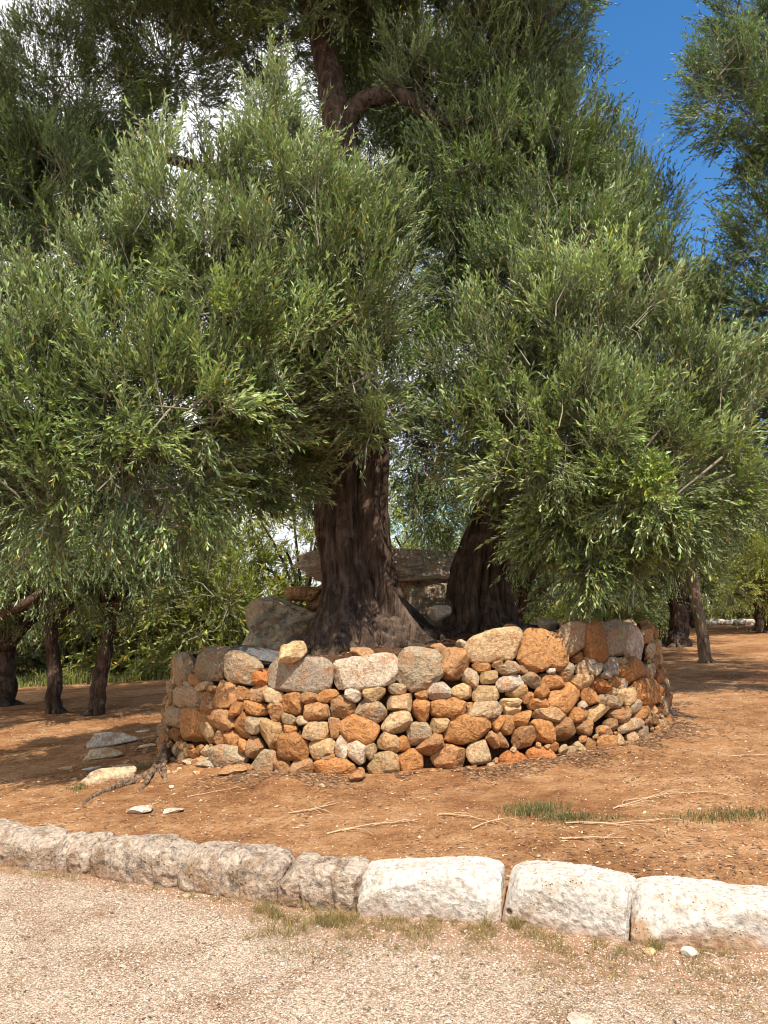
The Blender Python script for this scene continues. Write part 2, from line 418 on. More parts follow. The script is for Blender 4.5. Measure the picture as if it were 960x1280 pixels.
tag(scatter_pebbles('loose_gravel', x, y, path_z(x, y), sz,
    pal(n, [(0.50, 0.40, 0.31), (0.58, 0.49, 0.40), (0.42, 0.31, 0.23), (0.42, 0.28, 0.18), (0.07, 0.05, 0.04)], [5, 3, 3, 1.2, 0.35])),
    kind='stuff')
n = 5000
y = 2.3 + rng.random(n) * 3.0; x = rng.uniform(-0.62, 0.62, n) * (y + 0.6); dk = kerb_y(x) - y
ok = (dk > 0.02) & ((dk < 0.30 + 0.25 * rng.random(n)) | (fbm2(x, y, 2.0, 2, 44) > 0.12)); x, y = x[ok], y[ok]; n = len(x)
tag(scatter_pebbles('coarse_gravel', x, y, path_z(x, y), rng.uniform(0.004, 0.010, n) * np.where(rng.random(n) < 0.05, 1.5, 1),
    pal(n, [(0.46, 0.36, 0.27), (0.54, 0.46, 0.38), (0.34, 0.23, 0.16), (0.27, 0.15, 0.09), (0.16, 0.12, 0.10)], [4, 1.5, 3, 3, 1.5])), kind='stuff')
n = 26000
y = 3.2 + rng.random(n) ** 1.6 * 12; x = rng.uniform(-0.65, 0.65, n) * y
ok = (y > kerb_y(x) + 0.25) & (np.hypot(x - RC[0], y - RC[1]) > RB); x, y = x[ok], y[ok]; n = len(x)
sz = rng.uniform(0.003, 0.007, n) * np.where(rng.random(n) < 0.04, 2.2, 1)
tag(scatter_pebbles('soil_grit', x, y, soil_z(x, y), sz,
    pal(n, [(0.62, 0.45, 0.30), (0.56, 0.42, 0.29), (0.40, 0.22, 0.11), (0.24, 0.12, 0.065), (0.10, 0.06, 0.04)], [3, 0.9, 4, 4, 2.5])), kind='stuff')

# ------------------------------------------------------------------ kerb stones
COLR = {'W': (0.66, 0.58, 0.46), 'L': (0.50, 0.415, 0.315), 'G': (0.40, 0.315, 0.205), 'B': (0.58, 0.43, 0.26),
        'Y': (0.62, 0.435, 0.225), 'T': (0.43, 0.235, 0.11), 'O': (0.50, 0.235, 0.085), 'R': (0.46, 0.155, 0.045)}
LICH = {'W': 0.25, 'L': 0.6, 'G': 0.9, 'B': 0.4, 'Y': 0.15, 'T': 0.45, 'O': 0.15, 'R': 0.05}
kerbs = [  # px start, px end, top-edge pixel y at the middle, look
    (-330, -190, 0.20, 0.27, 'L', 'old', 'weathered pale kerb stone beyond the left end'),
    (-185, -70, 0.19, 0.27, 'L', 'old', 'weathered kerb stone beyond the grey block'),
    (-66, 56, 0.215, 0.27, 'L', 'old', 'grey pitted kerb stone with a pale smooth top at the far left end'),
    (58, 106, 0.20, 0.25, 'L', 'old', 'short rounded beige kerb stone, second from the left end'),
    (108, 218, 0.205, 0.27, 'L', 'old', 'mottled brown kerb stone with a pale rounded shoulder'),
    (220, 342, 0.215, 0.27, 'L', 'old', 'long brown lichen-stained kerb stone left of the grassy one'),
    (344, 440, 0.22, 0.26, 'L', 'old', 'dark stained kerb stone with a grass tuft at its foot'),
    (444, 626, 0.215, 0.26, 'W', 'new', 'whitewashed kerb block with grass growing at its foot, leftmost white one'),
    (628, 784, 0.235, 0.25, 'W', 'new', 'tall clean white kerb block with a small black hole near its corner'),
    (789, 1010, 0.20, 0.26, 'W', 'new', 'white kerb block with brown earth stains at its foot, rightmost'),
]
mid_x = [float(np.interp((k_[0] + k_[1]) / 2, [k[0] for k in KB], KP[:, 0])) for k_ in kerbs]
for i, (a, b, h, dep, ck, kind, lab) in enumerate(kerbs):
    xa = np.interp(a, [k[0] for k in KB], KP[:, 0]); xb = np.interp(b, [k[0] for k in KB], KP[:, 0])
    ya, yb = kerb_y(xa), kerb_y(xb); pa = np.array([xa, ya]); pb = np.array([xb, yb])
    Ln = np.linalg.norm(pb - pa); ang = math.atan2(yb - ya, xb - xa); slope = (plane_z(xb) - plane_z(xa)) / Ln
    hh = h + 0.12
    V, Fc = cube_sphere(72)
    rr = np.random.default_rng(40 + i)
    rough = 1.35 if kind == 'old' else 0.5
    S = unit(V); mm = np.abs(V)
    e = 14.0 if kind == 'new' else 8.0; Ln = Ln * (1.0 if kind == 'new' else 1.012)
    P = V / (np.sum(mm ** e, axis=1) ** (1 / e))[:, None]      # softly rounded box
    P = P * np.array([Ln, dep, hh]) / 2
    q = P + (rr.uniform(-30, 30, 3) if kind == 'new' else np.array([mid_x[i], 3.0, 1.0]))
    P = P + S * (0.030 * rough * fbm(q * 5, 3, i)[:, None] - 0.016 * (0.4 + rough * 0.8) * np.abs(fbm(q * 15, 4, i + 5))[:, None] + 0.004 * fbm(q * 60, 2, i + 9)[:, None])
    if kind == 'old':   # worn, cracked across
        for _ in range(5):
            d = unit(np.array([rr.normal() * 0.5, -rr.uniform(0.2, 1), rr.uniform(0.2, 1)])); ext = np.max(P @ d); c = ext - rr.uniform(0.01, 0.045); k = P @ d; P = P - np.maximum(k - c, 0)[:, None] * d * 0.9
        for _ in range(2):
            xc = rr.uniform(-0.35, 0.35) * Ln; P[:, 1] += 0.014 * np.exp(-((P[:, 0] - xc + 0.15 * P[:, 2]) / 0.012) ** 2) * (P[:, 1] < 0); P[:, 2] -= 0.007 * np.exp(-((P[:, 0] - xc) / 0.012) ** 2) * (P[:, 2] > 0)
    if kind == 'new':
        P[:, 2] += 0.012 * np.sin(P[:, 0] / Ln * 5 + i)
        # chips knocked off the arrises
        for _ in range(12):
            d = unit(np.array([rr.choice([-1, 1]) * rr.uniform(0, 1), -rr.uniform(0.3, 1), rr.uniform(0.2, 1)]))
            ext = np.max(P @ d); c = ext - rr.uniform(0.006, 0.035); k = P @ d; P = P - np.maximum(k - c, 0)[:, None] * d * 0.9
    if i == 8:   # drilled hole near the lower left corner of the face
        cx, cz = -Ln / 2 + 0.035, -hh / 2 + 0.12 + 0.055
        dd = np.hypot(P[:, 0] - cx, P[:, 2] - cz); P[:, 1] += np.where((P[:, 1] < 0), 0.05 * np.exp(-(dd / 0.012) ** 4), 0)
    c, s = math.cos(ang), math.sin(ang)
    P[:, 2] += P[:, 0] * slope
    mid = (pa + pb) / 2; nrm = np.array([-s, c])
    W = np.empty_like(P)
    W[:, 0] = mid[0] + P[:, 0] * c - (P[:, 1] + dep / 2) * s
    W[:, 1] = mid[1] + P[:, 0] * s + (P[:, 1] + dep / 2) * c
    W[:, 2] = plane_z(mid[0]) + P[:, 2] + h - hh / 2
    hz = P[:, 2] + hh / 2 - 0.12
    col = (np.array((0.53, 0.42, 0.32)) if kind == 'old' else np.array((0.54, 0.485, 0.42)))[None] * np.ones((len(W), 1))
    # earth splashed up from the ground stains the foot of each block
    st_ = np.clip(1.0 - hz / (0.10 if kind == 'new' else 0.19) + 1.3 * fbm(q * 11, 4, 60 + i), 0, 1) * np.clip(1.2 - hz / 0.22, 0, 1) * (0.75 if kind == 'new' else 0.9)
    st_ = st_ * {7: 0.6, 9: 1.35}.get(i, 1.0); st_ = np.clip(st_, 0, 0.95)
    col = col * (1 - st_[:, None]) + np.array((0.30, 0.17, 0.09)) * st_[:, None]
    me = mesh_np('kerb_stone', W, Fc, True, np.concatenate([col, np.full((len(W), 1), 1.0 if kind == 'old' else 0.3)], 1))
    org = np.array([mid[0], mid[1] + dep / 2, plane_z(mid[0])])
    o = put('kerb_stone', me, M['old_kerb' if kind == 'old' else 'white_rock'], origin=org)
    tag(o, lab, 'kerb stone', 'kerb stones between the path and the soil')

# ------------------------------------------------------------------ round dry stone wall
def top_z(th):
    x = RC[0] + RT * np.cos(th)
    return 1.06 + 0.062 * x + 0.05 * np.clip((x - 0.3) / 0.5, 0, 1)
WC = 1.06 / 1.0
def wall_r(z, x):   # batter: radius at height z
    zb = plane_z(x) + SOIL; t = (z - zb) / 0.95
    return RB + (RT - RB) * np.clip(t, -0.3, 1.3)
def hit_wall(px, py):
    r = ray(px, py); t = None; rad = 2.9
    for _ in range(12):
        a = r[0] ** 2 + r[1] ** 2; b = 2 * (r[0] * (CAM[0] - RC[0]) + r[1] * (CAM[1] - RC[1]))
        c = (CAM[0] - RC[0]) ** 2 + (CAM[1] - RC[1]) ** 2 - rad ** 2
        disc = b * b - 4 * a * c
        graz = disc < 0
        t = (-b - math.sqrt(max(disc, 0))) / (2 * a)
        p = CAM + r * t; rad = float(wall_r(p[2], p[0]))
    th = math.atan2(p[1] - RC[1], p[0] - RC[0])
    return th, p[2], t * math.sqrt(a), abs(math.cos(math.atan2(r[0], r[1]) - math.atan2(-math.cos(th), -math.sin(th)) )) , p
Z = {1: (200, 800, 6.0), 2: (340, 800, 6.0), 3: (480, 790, 6.0), 4: (600, 770, 7.108), 5: (710, 770, 7.385)}
TR = [
 (1,165,265,190,240,-60,'G'),(1,360,195,220,205,10,'G'),(1,560,235,270,200,-12,'G'),(1,720,290,120,110,0,'R'),(1,240,300,90,65,0,'T'),(1,190,325,95,38,0,'W'),
 (1,310,345,140,50,15,'B'),(1,385,370,95,55,0,'T'),(1,190,430,220,150,0,'G'),(1,340,480,115,150,0,'T'),(1,465,420,170,190,0,'T'),(1,585,410,95,115,0,'T'),
 (1,695,395,140,130,0,'T'),(1,830,420,115,100,0,'B'),(1,90,590,125,115,0,'G'),(1,550,520,125,90,25,'O'),(1,690,515,175,95,-5,'O'),(1,830,540,125,150,0,'T'),
 (1,220,620,195,215,0,'O'),(1,440,590,165,140,0,'T'),(1,320,680,135,130,0,'Y'),(1,410,720,90,105,0,'T'),(1,590,640,105,175,0,'O'),(1,690,630,115,140,0,'B'),
 (1,500,740,140,105,0,'O'),(1,80,690,85,115,0,'O'),(1,800,710,195,215,-15,'Y'),(1,600,800,85,90,0,'O'),(1,670,820,95,150,0,'T'),(1,770,910,185,140,20,'B'),(1,480,870,185,140,0,'G'),
 (2,200,275,450,215,-2,'L'),(2,670,260,510,195,8,'W'),(2,130,490,175,165,0,'O'),(2,270,440,125,95,0,'T'),(2,405,415,160,85,5,'O'),(2,590,405,170,80,-15,'W'),
 (2,750,400,165,95,0,'Y'),(2,310,540,195,135,0,'T'),(2,500,500,185,155,0,'T'),(2,720,530,225,140,-15,'G'),(2,100,590,135,90,-20,'B'),(2,205,600,110,65,0,'B'),
 (2,310,680,245,125,0,'B'),(2,465,660,85,165,0,'T'),(2,640,670,285,190,-12,'O'),(2,120,670,100,70,0,'O'),(2,130,800,250,200,-10,'O'),(2,355,820,225,140,18,'Y'),
 (2,515,800,95,190,0,'W'),(2,630,840,135,180,0,'W'),(2,410,875,100,65,20,'T'),(2,860,770,195,125,-10,'Y'),(2,740,860,85,150,0,'B'),(2,820,920,215,195,0,'Y'),
 (2,450,960,285,130,0,'O'),(2,200,970,195,155,0,'T'),(2,40,960,130,125,0,'T'),
 (3,260,290,320,255,0,'G'),(3,530,270,185,285,0,'T'),(3,100,425,155,72,0,'B'),(3,110,520,225,125,0,'B'),(3,290,475,90,105,0,'O'),(3,420,440,180,145,0,'L'),
 (3,610,450,175,125,0,'Y'),(3,670,350,130,135,-20,'G'),(3,760,265,155,70,5,'O'),(3,800,335,135,95,5,'Y'),(3,800,460,195,130,0,'Y'),(3,490,575,285,135,0,'O'),
 (3,285,590,135,195,20,'O'),(3,770,590,275,115,5,'G'),(3,655,560,55,55,0,'O'),(3,90,690,195,165,0,'B'),(3,430,690,185,110,20,'Y'),(3,270,770,195,155,10,'G'),
 (3,630,730,375,190,5,'O'),(3,890,690,150,130,-20,'O'),(3,150,850,85,135,0,'O'),(3,360,850,235,130,25,'T'),(3,860,810,140,135,-20,'T'),(3,720,890,195,145,0,'B'),
 (3,500,920,275,155,0,'T'),(3,210,970,200,140,0,'O'),
 (4,180,280,460,230,10,'B'),(4,590,340,420,300,-10,'O'),(4,180,420,125,65,5,'T'),(4,255,475,195,125,0,'G'),(4,385,465,85,75,0,'T'),(4,270,600,225,140,20,'W'),
 (4,480,565,175,110,-25,'G'),(4,370,670,245,105,18,'Y'),(4,580,670,135,115,0,'O'),(4,440,715,100,100,0,'O'),(4,670,590,250,150,-25,'O'),(4,810,490,145,135,0,'G'),
 (4,640,480,90,65,0,'W'),(4,290,765,235,75,5,'Y'),(4,320,830,195,85,5,'Y'),(4,550,780,185,95,0,'O'),(4,790,740,300,240,0,'O'),(4,640,875,235,120,-5,'B'),
 (4,390,920,140,150,0,'O'),(4,230,970,195,165,-20,'O'),(4,180,1100,175,150,-20,'T'),(4,410,1080,165,195,0,'T'),(4,600,1020,215,160,0,'O'),(4,790,1010,165,185,0,'T'),
 (5,80,260,215,265,0,'G'),(5,290,260,245,290,-10,'O'),(5,470,240,205,275,0,'G'),(5,640,270,190,260,-35,'W'),(5,140,360,140,90,35,'O'),(5,235,415,115,65,0,'W'),
 (5,440,465,125,150,0,'L'),(5,540,420,125,80,0,'Y'),(5,170,485,120,125,-20,'B'),(5,285,485,135,95,0,'B'),(5,365,550,105,75,-10,'W'),(5,180,600,195,115,0,'Y'),
 (5,340,640,165,155,0,'R'),(5,450,590,85,125,0,'O'),(5,540,625,90,125,-15,'W'),(5,620,520,235,225,0,'O'),(5,780,510,115,115,0,'B'),(5,740,690,225,240,-20,'O'),
 (5,560,730,165,150,0,'Y'),(5,420,800,215,110,-15,'G'),(5,430,700,105,65,0,'B'),(5,235,760,105,175,15,'O'),(5,170,820,105,80,0,'W'),(5,645,835,165,90,5,'B'),
 (5,330,900,200,145,0,'Y'),(5,510,900,185,120,0,'T'),(5,145,910,155,155,0,'O'),(5,720,900,185,80,10,'O'),(5,830,860,85,115,0,'T'),(5,820,950,95,100,0,'T'),
 (5,210,1020,145,125,0,'T'),(5,430,1000,95,95,0,'T'),(5,620,990,205,80,10,'B'),(5,350,1060,125,70,-10,'T'),
]
seeds = []   # s(theta), z, a, b, rot, colour, traced, cap
for (zi, X0, Y0, w, h, rot, ck) in TR:
    ox, oy, sc = Z[zi]; px, py = ox + X0 / sc, oy + Y0 / sc
    th, z, d, cosv, p = hit_wall(px, py)
    to = unit(CAM[:2] - p[:2]); nv = np.array([math.cos(th), math.sin(th)]); cosv = max(float(to @ nv), 0.38)
    wm = w / sc * d / F; hm = h / sc * d / F * 1.03
    ra = R_(rot)
    wm_x = wm / (cosv ** (math.cos(ra) ** 2))
    seeds.append([th, z, wm_x / 2 * 1.05, hm / 2 * 1.05, ra, ck, 1])
RM = 2.9
def qmetric(S, Zz, sd):
    ds = (S - sd[0] + math.pi) % (2 * math.pi) - math.pi
    ds = ds * RM; dz = Zz - sd[1]; c, s = math.cos(sd[4]), math.sin(sd[4])
    u = (ds * c + dz * s) / sd[2]; v = (-ds * s + dz * c) / sd[3]
    e = 5.0 if (sd[5] in 'WL' and sd[2] > 0.15) else 2.8
    return (np.abs(u) ** e + np.abs(v) ** e) ** (1 / e)
NT, NZ = 1820, 150
ths = np.linspace(-math.pi, math.pi, NT, endpoint=False); zs = np.linspace(-0.35, 1.45, NZ)
TG, ZG = np.meshgrid(ths, zs, indexing='ij')
XG = RC[0] + RM * np.cos(TG)
inside = (ZG > plane_z(XG) + SOIL - 0.10) & (ZG < top_z(TG) - 0.015)
Q = np.full(TG.shape, 9.0); OW = np.full(TG.shape, -1, int)
def stamp(i):
    sd = seeds[i]; w = (max(sd[2], sd[3]) * 1.7) / RM
    k0 = np.abs((ths - sd[0] + math.pi) % (2 * math.pi) - math.pi) < w
    q = qmetric(TG[k0], ZG[k0], sd); sub = Q[k0]; so = OW[k0]
    m = q < sub; sub[m] = q[m]; so[m] = i; Q[k0] = sub; OW[k0] = so
for i in range(len(seeds)): stamp(i)
# courses of stones wherever nothing was laid yet
rr = np.random.default_rng(11)
front_lo, front_hi = -2.95, -0.25
def try_add(th, z, a, b, ck, lim, rot=0):
    k = int(round((th + math.pi) / (2 * math.pi) * NT)) % NT; j = int(np.clip(np.searchsorted(zs, z), 0, NZ - 1))
    if not inside[k, j] or Q[k, j] < lim: return False
    seeds.append([th, z, a, b, rot, ck, 0]); stamp(len(seeds) - 1); return True
for row in range(8):
    th = -math.pi
    while th < math.pi:
        a = rr.uniform(0.07, 0.15); th += a / RM
        x = RC[0] + RM * math.cos(th); zb = plane_z(x) + SOIL
        hrow = 1.02 / 7
        z = zb + (row + 0.4) * hrow + rr.uniform(-0.02, 0.02)
        if row == 7: z -= 0.05
        try_add(th, z, a, hrow / 2 * rr.uniform(0.9, 1.15), rr.choice(list('OTTBOYGRB')), 1.75, rr.uniform(-.2, .2))
        th += a / RM
for lim, lo, hi in ((1.6, 0.05, 0.08), (1.42, 0.032, 0.05), (1.30, 0.022, 0.034)):
    for _ in range(6):
        cand = np.argwhere(inside & (Q > lim) & (Q < 8))
        rr.shuffle(cand)
        for k, j in cand[:500]:
            if Q[k, j] > lim:
                a = rr.uniform(lo, hi); try_add(ths[k], zs[j], a, a * rr.uniform(0.6, 0.9), rr.choice(list('OTTBOYBR')), lim, rr.uniform(-.5, .5))
wall_org = np.array([RC[0], RC[1], float(plane_z(RC[0])) + SOIL])
wall = empty('dry_stone_wall', wall_org)
tag(wall, 'round dry stone wall of orange and grey rubble ringing the two old olive trunks', 'wall')
tr_mesh = []
for i, sd in enumerate(seeds):
    th0, z0, a, b, rot, ck, traced = sd
    na, nr = (44, 15) if traced else (26, 9)
    ph = np.arange(na) * 2 * math.pi / na
    mx = 1.22 * max(a, b); tt = np.arange(0.0, mx, 0.004)
    du = np.cos(ph)[:, None] * tt; dv = np.sin(ph)[:, None] * tt
    c, s = math.cos(rot), math.sin(rot)
    u = (du * c + dv * s) / a; v = (-du * s + dv * c) / b
    e_ = 5.0 if (ck in 'WL' and a > 0.15) else 2.8
    qi = (np.abs(u) ** e_ + np.abs(v) ** e_) ** (1 / e_)
    T = th0 + du / RM; ZZ = z0 + dv
    kk = np.round((T + math.pi) / (2 * math.pi) * NT).astype(int) % NT
    jj = np.clip(np.searchsorted(zs, ZZ), 0, NZ - 1)
    bad = (OW[kk, jj] != i) & (OW[kk, jj] >= 0) | (qi > 1.22)
    r = np.array([tt[np.argmax(bb)] if bb.any() else tt[-1] for bb in bad])
    r = np.maximum(r - 0.001, 0.25 * min(a, b))
    for _ in range(2): r = 0.25 * np.roll(r, 1) + 0.5 * r + 0.25 * np.roll(r, -1)
    size = math.sqrt(a * b); rs = np.random.default_rng(1000 + i)
    ang_stone = ck in 'WYLB'
    D = min(0.085, size * rs.uniform(0.55, 0.85)) * (1.0 if not ang_stone else 0.8)
    psi = np.linspace(0.0, math.pi * 0.80, nr)
    e1 = 0.50 if ang_stone else 0.62; e2 = 0.5 if ang_stone else 0.7
    rho = np.sin(np.minimum(psi, math.pi / 2)) ** e1; rho = np.where(psi > math.pi / 2, 1 - 0.35 * (psi - math.pi / 2), rho)
    dep = np.where(psi < math.pi / 2, np.abs(np.cos(psi)) ** e2, -1.3 * (psi - math.pi / 2)) * D
    U = (r[None] * np.cos(ph)[None]) * rho[1:, None]; Vv = (r[None] * np.sin(ph)[None]) * rho[1:, None]
    Dp = dep[1:, None] * np.ones((1, na))
    P = np.concatenate([[[0, 0, dep[0]]], np.stack([U, Vv, Dp], -1).reshape(-1, 3)])
    # flat broken facets: on the face, then knocked-off sides
    for _ in range(7):
        d = unit(np.array([rs.normal() * 0.9, rs.normal() * 0.9, rs.uniform(0.45, 1.4)]))
        cmax = np.max(P @ d); cc = cmax * (rs.uniform(0.52, 0.86) if a < 0.17 else rs.uniform(0.80, 0.95)); k = P @ d
        P = P - np.maximum(k - cc, 0)[:, None] * d * 0.97
    P[:, :2] *= 1.10 if a < 0.17 else 1.03
    for _ in range(6):
        aa = rs.uniform(0, 6.28); d = unit(np.array([math.cos(aa), math.sin(aa), rs.uniform(0.0, 0.5)]))
        cmax = np.max(P @ d); cc = cmax * (rs.uniform(0.76, 0.95) if a < 0.17 else rs.uniform(0.93, 0.99)); k = P @ d
        P = P - np.maximum(k - cc, 0)[:, None] * d * 0.95
    q = P / size + rs.uniform(-40, 40, 3)
    nn = unit(P + np.array([0, 0, 0.3 * D]))
    am = (0.055 if ang_stone else 0.10) * size
    P = P + nn * (am * 1.0 * fbm(q * 1.3, 3, 7)[:, None] + am * 1.5 * (0.35 - np.abs(fbm(q * 3.0, 4, 8, 0.6)))[:, None])
    tilt = rs.uniform(-0.12, 0.12, 2)
    P[:, 2] += P[:, 0] * tilt[0] + P[:, 1] * tilt[1] + rs.uniform(-0.022, 0.022)
    x0 = RC[0] + RM * math.cos(th0); rad = float(wall_r(z0, x0)) + P[:, 2] - D * 0.75
    W = np.stack([RC[0] + rad * math.cos(th0) - P[:, 0] * math.sin(th0), RC[1] + rad * math.sin(th0) + P[:, 0] * math.cos(th0), z0 + P[:, 1] + 0.10 * P[:, 2]], -1)
    f3 = np.stack([np.zeros(na, int), 1 + np.arange(na), 1 + (np.arange(na) + 1) % na], -1)
    k = (np.arange(nr - 2)[:, None] * na) + 1; ii = np.arange(na)[None]
    f4 = np.stack([k + ii, k + na + ii, k + na + (ii + 1) % na, k + (ii + 1) % na], -1).reshape(-1, 4)
    wu = rs.uniform(-0.02, 0.10); colr = (np.array(COLR[ck]) * (0.82 if ck not in 'WL' else 0.92) + np.array((0.50, 0.28, 0.12)) * (0.18 if ck not in 'WL' else 0.08)) * rs.uniform(0.60, 1.0) * np.array([1 + wu, 1.0, 1 - wu])
    cols = np.tile(np.r_[np.clip(colr, 0, 0.85), LICH[ck]], (len(W), 1))
    tr_mesh.append((a * b * (1.0 if traced else 0.0), W, f3, f4, cols, np.array([x0, RC[1] + RM * math.sin(th0), z0])))
tr_mesh.sort(key=lambda t: -t[0])
rest = MB()
for k, (ar, W, f3, f4, cols, org) in enumerate(tr_mesh):
    if k < 98:
        me = mesh_np('stone', W, [f3, f4], False, cols); put('stone', me, M['rock'], wall, org)
    else:
        off = rest.n; rest.add(W, f3, cols); rest.f.setdefault(4, []).append(f4 + off)
o = put('small_packing_stones', rest.mesh('packing', False), M['rock'], wall); o['kind'] = 'stuff'; o['label'] = 'smaller stones packed between the large ones'
# earth core behind the facing stones
m_core = MB(); na = 160; ph = np.arange(na) * 2 * math.pi / na
rows = []
for t_ in (0, 0.33, 0.66, 1.0):
    x = RC[0] + RM * np.cos(ph); zb = plane_z(x) - 0.1; zt = top_z(ph) - 0.06; z = zb + (zt - zb) * t_
    rad = wall_r(z, x) - 0.19; rows.append(np.stack([RC[0] + rad * np.cos(ph), RC[1] + rad * np.sin(ph), z], -1))
V = np.concatenate(rows); k = np.arange(3)[:, None] * na; ii = np.arange(na)[None]
f = np.stack([k + ii, k + (ii + 1) % na, k + na + (ii + 1) % na, k + na + ii], -1).reshape(-1, 4)
m_core.add(V, f); put('earth_core', m_core.mesh('earth_core'), M['humus'], wall)

# soil mound held by the wall
T1 = at(462, 800, 8.7); T2 = at(604, 786, 9.2)
def mound_z(x, y):
    r = np.hypot(x - RC[0], y - RC[1]); th = np.arctan2(y - RC[1], x - RC[0])
    z = 1.0 + 0.062 * x + 0.03 * np.clip((x - .3) / .5, 0, 1)
    z = z + 0.16 * np.exp(-((x - T1[0]) ** 2 + (y - T1[1]) ** 2) / 0.9) + 0.14 * np.exp(-((x - T2[0]) ** 2 + (y - T2[1]) ** 2) / 0.8)
    return z + 0.03 * fbm2(x, y, 2.2, 3, 51) + 0.012 * fbm2(x, y, 12, 2, 52)
rr_ = np.linspace(0, 1, 70)[:, None]; pp = np.linspace(0, 2 * math.pi, 181)[None]
rad = rr_ * (RT - 0.07); X = RC[0] + rad * np.cos(pp); Y = RC[1] + rad * np.sin(pp)
o = put('raised_soil', grid_mesh('raised_soil', X[:, ::-1], Y[:, ::-1], mound_z(X, Y)[:, ::-1]), M['humus']); tag(o, kind='structure')

# ------------------------------------------------------------------ loose stones as things
def stone_thing(name, P, Fc, pos, col, lich, lab, cat, group=None, mat='rock'):
    W = P + np.asarray(pos)
    me = mesh_np(name, W, Fc, True, np.tile(np.r_[np.array(col), lich], (len(W), 1)))
    o = put(name, me, M[mat], origin=np.array([pos[0], pos[1], pos[2] + P[:, 2].min()])); tag(o, lab, cat, group); return o
def ground_at(px, py): 
    return on_plane(px, py, SOIL)
loose = [  # px, py, w, h(px), thickness m, rotz, colour, label
 (138,926,60,20,0.20,0.25,'W','long whitish slab lying on the soil left of the stone ring'),
 (128,944,58,14,0.12,0.15,'B','beige broken slab just below the long whitish slab'),
 (82,958,19,9,0.03,0.3,'Y','small cream stone at the left end of the rubble heap'),
 (114,959,22,9,0.03,-0.2,'W','small flat cream stone under the beige broken slab'),
 (179,912,20,7,0.03,0.3,'W','small white stone nearest the foot of the ring, beyond the long slab'),
 (187,936,25,10,0.035,0.1,'Y','flat cream stone between the long slab and the exposed root'),
 (155,957,30,7,0.03,0.4,'B','thin cream sliver of stone above the exposed root'),
 (134,972,64,15,0.16,0.45,'B','long sloping beige slab resting on the exposed root'),
 (175,1010,27,13,0.05,0.3,'W','pointed cream stone on bare soil, left one of the two nearest the kerb'),
 (217,1009,29,11,0.04,-0.2,'W','flat pointed cream stone on bare soil, right one of the two nearest the kerb'),
 (245,934,24,12,0.08,0.1,'B','pale chunk leaning on the left foot of the stone ring'),
 (268,955,42,24,0.12,0.2,'G','pitted grey stone fallen at the left foot of the stone ring'),
 (238,957,20,10,0.05,0.5,'B','small buff stone beside the bend of the root'),
 (290,968,34,14,0.08,-0.1,'T','brown stone half buried at the foot of the ring wall'),
 (214,982,7,7,0.02,0.0,'W','tiny white pebble right of the exposed root'),
 (448,972,22,20,0.06,0.2,'T','crumbling brown clod standing before the front of the ring wall'),
]
for i, (px, py, w, h, tk, rz, ck, lab) in enumerate(loose):
    g_ = ground_at(px, py + h * 0.3); d = g_[1]; wm = w * d / F; hm = max(h * d / F * 1.8, tk)
    P, Fc = rock((wm, hm, tk), 0.55, 0.10, 1.6, 300 + i, 12, 9, 0.72); P = P @ rotm(0, -0.08, rz).T
    z = float(soil_z(g_[0], g_[1]))
    stone_thing('loose_stone', P, Fc, (g_[0], g_[1], z + tk * 0.30), COLR[ck], LICH[ck], lab, 'stone', 'loose stones on the soil left of the ring')
rr = np.random.default_rng(77); mbr = MB()
for i in range(120):
    px = 200 + abs(rr.normal()) * 55; py = 948 + rr.normal() * 14 + (px - 200) * 0.22
    if i > 80: px, py = rr.uniform(80, 210), rr.uniform(930, 985)
    g_ = ground_at(px, py); s_ = rr.uniform(0.015, 0.05)
    P, Fc = rock((s_ * 1.4, s_, s_ * 0.7), 0.6, 0.1, 1.8, 800 + i, 4, 6, 0.75)
    ck = rr.choice(list('BTGYOT')); mbr.add(P @ rotm(0, 0, rr.uniform(0, 3)).T + np.array([g_[0], g_[1], float(soil_z(g_[0], g_[1])) + s_ * 0.15]), Fc, (*COLR[ck], 0.3))
tag(put('rubble', mbr.mesh('rubble', False), M['rock']), kind='stuff')
for i, (px, py, w, tk, ck, lab) in enumerate([(863, 1194, 20, 0.035, 'W', 'small white stone lying against the foot of the rightmost kerb block'),
        (812, 1192, 14, 0.025, 'Y', 'tiny cream stone at the joint of the two rightmost kerb blocks'),
        (724, 1276, 30, 0.02, 'L', 'flat pale stone pressed into the gravel at the bottom edge'),
        (233, 1121, 10, 0.02, 'G', 'small grey pebble on the gravel below the brown kerb stones')]):
    g_ = on_plane(px, py, 0); d = g_[1]; wm = w * d / F
    P, Fc = rock((wm, wm * 0.8, tk), 0.7, 0.08, 1.8, 350 + i, 10, 6, 0.8)
    stone_thing('loose_stone', P, Fc, (g_[0], g_[1], float(plane_z(g_[0])) + tk * 0.3), COLR[ck], 0.2, lab, 'stone', 'loose stones on the gravel path', 'white_rock')
